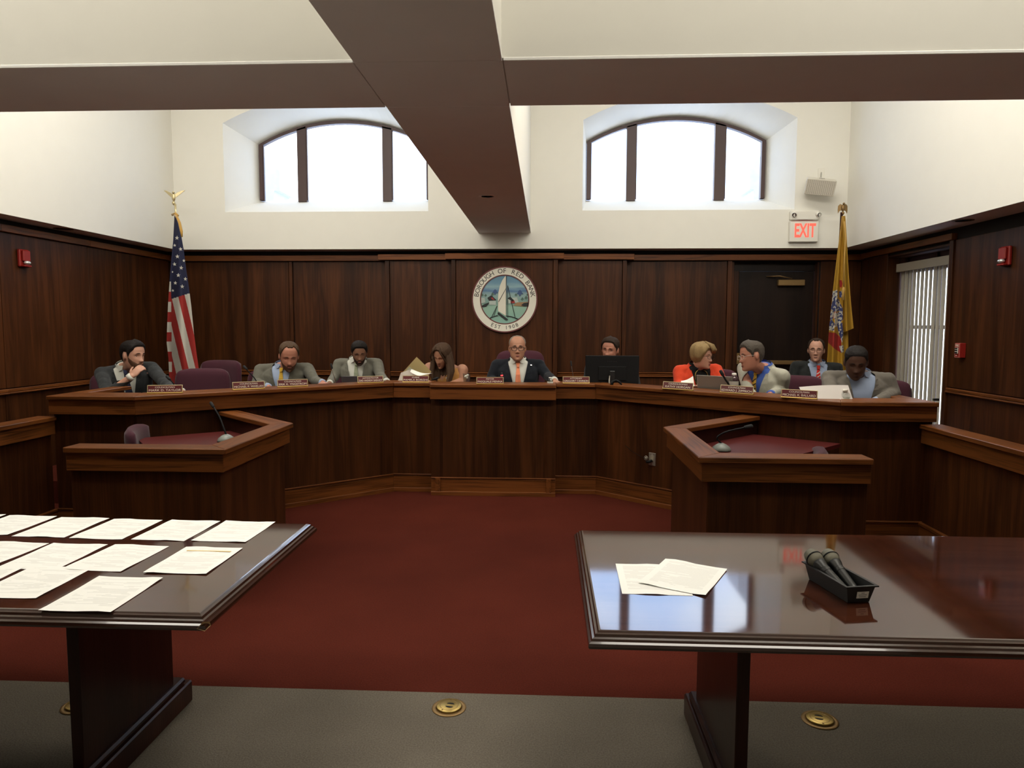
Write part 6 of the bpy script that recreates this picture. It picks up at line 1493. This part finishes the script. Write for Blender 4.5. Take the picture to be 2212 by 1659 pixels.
# ---- laptops
M_ALU = plain('laptop_aluminium', (0.30, 0.28, 0.26), 0.4, metal=0.5); M_DLAP = plain('dark_laptop_lid', (0.065, 0.055, 0.060), 0.45)
def laptop(label, tl_px, tr_px, Y0, Yr, hz, mat, logo):
    A = at(*tl_px, Y0); B = at(*tr_px, Yr); x = Vector((B.x - A.x, B.y - A.y, 0)); w = x.length; x.normalize(); n = Vector((x.y, -x.x, 0)); zt = (A.z + B.z) / 2
    base = Vector(((A.x + B.x) / 2, (A.y + B.y) / 2, DZ)); t = thing('laptop', base, label, 'laptop', 'open laptops on the dais')
    M = basis(base, x, -n, Vector((0, 0, 1)))
    box('keyboard_deck', -w / 2, w / 2, 0.02, 0.02 + w * 0.68, 0.0, 0.012, mat, t, bev=0.003, M=M)
    hh = (zt - DZ) / math.cos(R(14)); up = Vector((0, 0, 1)) * math.cos(R(14)) + n * math.sin(R(14)); Ml = basis(base + Vector((0, 0, 0.010)) - n * 0.01, x, up, x.cross(up))
    ld = box('lid', -w / 2, w / 2, 0.0, hh, -0.006, 0.0, mat, t, bev=0.003, M=Ml); box('screen', -w / 2 + 0.01, w / 2 - 0.01, 0.015, hh - 0.01, -0.0075, -0.006, M_BLACK, ld, M=Ml)
    if logo: 
        bm = bmesh.new(); pts = []
        for k in range(30):
            a = 2 * math.pi * k / 30; r = 0.0155 * (1 + 0.05 * math.cos(2 * a)); xx = r * math.cos(a) * 0.94; yy = r * math.sin(a)
            if math.hypot(xx - 0.0185, yy - 0.003) < 0.0085: v_ = Vector((xx - 0.0185, yy - 0.003)).normalized() * 0.0085; xx = 0.0185 + v_.x; yy = 0.003 + v_.y
            if abs(xx) < 0.004 and yy > 0: yy -= 0.002
            pts.append((xx, yy))
        lx, ly = logo; bm_prism(bm, pts, 0.0002, 0.0008, Ml @ Matrix.Translation((lx, ly, 0))); bmesh.ops.recalc_face_normals(bm, faces=bm.faces)
        M_GLOW = plain('lit_logo', (0.8, 0.85, 0.9), 0.5, emit=(0.75, 0.85, 1.0), estr=0.75); lg = from_bm('lid_logo', bm, M_GLOW, ld)
        bm = bmesh.new(); bm_prism(bm, [(0.0005, 0.0165), (0.0045, 0.0185), (0.0065, 0.0235), (0.0025, 0.0215)], 0.0002, 0.0008, Ml @ Matrix.Translation((lx, ly, 0))); bmesh.ops.recalc_face_normals(bm, faces=bm.faces); from_bm('logo_leaf', bm, M_GLOW, lg)
    return t
laptop('open dark laptop in front of the man in a light grey suit', (739, 815), (803, 814), 6.88, 6.92, 0.2, M_DLAP, None)
laptop('open silver laptop with a lit logo in front of the woman in orange', (1508, 813), (1586, 815), 6.22, 6.02, 0.2, M_ALU, (0.0, 0.045))
# ---- bottles and glass
def bottle(label, px, ytop, ybot, Y, r, lab, z=DZ):
    p = at(px, ybot, Y); tp = at(px, ytop, Y); h = tp.z - p.z; t = thing('water_bottle', p, label, 'bottle', 'water bottles on the dais'); M = Matrix.Translation(p)
    bd = lathe('bottle_body', [(r * 0.7, 0.0), (r, 0.006), (r, h * 0.22), (r * 0.94, h * 0.25), (r, h * 0.28), (r, h * 0.55), (r * 0.92, h * 0.68), (r * 0.5, h * 0.82), (r * 0.42, h * 0.86), (r * 0.42, h * 0.9)], M_CLEAR, t, 20, M)
    lathe('water', [(r * 0.66, 0.002), (r * 0.95, 0.008), (r * 0.95, h * 0.5), (0.001, h * 0.5)], M_WATER, bd, 18, M)
    lathe('cap', [(r * 0.48, h * 0.88), (r * 0.50, h * 0.89), (r * 0.50, h * 0.99), (r * 0.44, h)], M_PLASTW, t, 18, M)
    if lab: lathe('bottle_label', [(r * 1.015, h * lab[0]), (r * 1.015, h * lab[1])], lab[2], bd, 20, M, cap=False)
    return t
bottle('clear water bottle with a white cap beside the silver laptop', 1585, 806, 842, 5.98, 0.037, (0.30, 0.52, plain('pale_bottle_label', (0.42, 0.40, 0.36), 0.6)))
M_BLAB = plain('blue_bottle_label', (0.10, 0.20, 0.45), 0.5)
bottle('small water bottle with a blue label at the right end of the dais', 1825, 841, 873, 5.36, 0.036, (0.05, 0.30, M_BLAB))
bottle('tiny water bottle beside the hand of the mayor', 1188.5, 815, 831, 6.62, 0.028, (0.05, 0.45, plain('white_bottle_label', (0.55, 0.55, 0.5), 0.6)))
p = at(1008, 829, 6.72); tp = at(1008, 807, 6.72); hg = tp.z - p.z
dg_ = thing('drinking_glass', p, 'clear plastic cup holding crumpled napkin beside the woman with the folder', 'cup')
lathe('cup', [(0.030, 0.0), (0.036, hg * 0.95), (0.038, hg), (0.036, hg), (0.030, 0.004)], M_CLEAR, dg_, 20, Matrix.Translation(p), cap=False)
bm = bmesh.new(); random.seed(3)
for k in range(5): bm_ball(bm, p + Vector((random.uniform(-.014, .014), random.uniform(-.014, .014), hg * random.uniform(0.55, 1.0))), (0.014, 0.014, 0.010), 8, 5)
mesh_obj('napkin', remeshed(bm, 0.005, 1), M_PAPER, dg_)
# ---- folder, papers in hands
def bent_sheet(label, name, corners, mat, cat, bulge=0.02, nx=8, ny=8, group=None, parent=None):
    """sheet through four corner points (top left, top right, bottom right, bottom left), bowed by bulge"""
    a, b, c, d = [Vector(q) for q in corners]; V = []; F = []; n = (b - a).cross(d - a).normalized()
    for j in range(ny + 1):
        for i in range(nx + 1):
            s, t = i / nx, j / ny; p = (a * (1 - s) + b * s) * (1 - t) + (d * (1 - s) + c * s) * t
            V.append(p + n * bulge * math.sin(math.pi * s) * (1 - 0.4 * t))
    for j in range(ny):
        for i in range(nx): k = j * (nx + 1) + i; F.append((k, k + 1, k + nx + 2, k + nx + 1))
    o = mesh(name, V, F, mat, parent, True)
    if parent is None: tag(o, label, cat, group)
    return o
M_MANILA = plain('manila_card', (0.44, 0.34, 0.15), 0.8); M_MAN2 = plain('pale_green_card', (0.40, 0.40, 0.28), 0.8)
yf = 6.86
fo = thing('file_folder', at(880, 826, yf), 'manila folder with a curling page held up by the woman in mustard', 'folder')
bent_sheet('', 'folder_cover', [at(900, 771, yf - 0.02), at(932, 803, yf - 0.08), at(905, 832, yf + 0.02), at(868, 806, yf + 0.06)], M_MANILA, '', 0.004, parent=fo)
bent_sheet('', 'folder_back', [at(884, 792, yf - 0.04), at(924, 816, yf - 0.05), at(912, 836, yf - 0.03), at(853, 829, yf + 0.02)], M_MAN2, '', -0.01, parent=fo)
bent_sheet('', 'page', [at(889, 797, yf - 0.07), at(934, 806, yf - 0.14), at(908, 811.5, yf - 0.15), at(886, 803, yf - 0.10)], M_PAPER, '', 0.025, parent=fo)
bent_sheet('', 'page', [at(866, 805, yf - 0.05), at(890, 797, yf - 0.08), at(912, 822, yf - 0.07), at(858, 828, yf - 0.03)], M_PAPER, '', 0.02, parent=fo)
yh = 6.30
bent_sheet('white page held by the woman in the orange jacket', 'held_page', [at(1471, 823, yh), at(1497, 812, yh - 0.02), at(1500, 834, yh - 0.08), at(1472, 834, yh - 0.08)], M_PAPER, 'paper', 0.01)
yb_ = 5.42
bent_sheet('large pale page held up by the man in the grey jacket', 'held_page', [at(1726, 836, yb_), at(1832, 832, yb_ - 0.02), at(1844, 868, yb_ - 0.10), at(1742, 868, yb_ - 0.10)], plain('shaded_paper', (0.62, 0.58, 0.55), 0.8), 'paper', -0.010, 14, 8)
pd = at(2020, 863, 5.25); tag(box('small_clip', pd.x - 0.02, pd.x + 0.02, 5.23, 5.25, 1.0405, 1.058, M_BLACK, None, bev=0.002), 'small black clip at the right end of the dais cap', 'clip')
# ---- small lapel pins, set on the jacket where the line of sight meets it
from mathutils.bvhtree import BVHTree
def lapel_pin(per, px, py, mats):
    jk = [c for c in per.children if c.name.startswith('jacket')][0]
    bv = BVHTree.FromPolygons([v.co for v in jk.data.vertices], [tuple(p.vertices) for p in jk.data.polygons])
    hit, nrm_, _, _ = bv.ray_cast(Vector((0, 0, CAM_H)), ray(px, py).normalized())
    if hit is None: return
    x, y, z = frame_z(nrm_); M = basis(hit + nrm_ * 0.001, x, y, z)
    pn = box('lapel_pin', -0.009, 0.009, -0.006, 0.006, 0, 0.003, mats[0], jk, bev=0.001, M=M)
    for k in range(1, len(mats)): box('pin_stripe', -0.009, 0.009, -0.006 + 0.004 * k, -0.004 + 0.004 * k, 0.003, 0.0034, mats[k], pn, M=M)
lapel_pin(PEOPLE[0], 319, 806, [M_FWHITE, M_FRED, M_FRED]); lapel_pin(PEOPLE[4], 1147, 789, [M_CHROME])
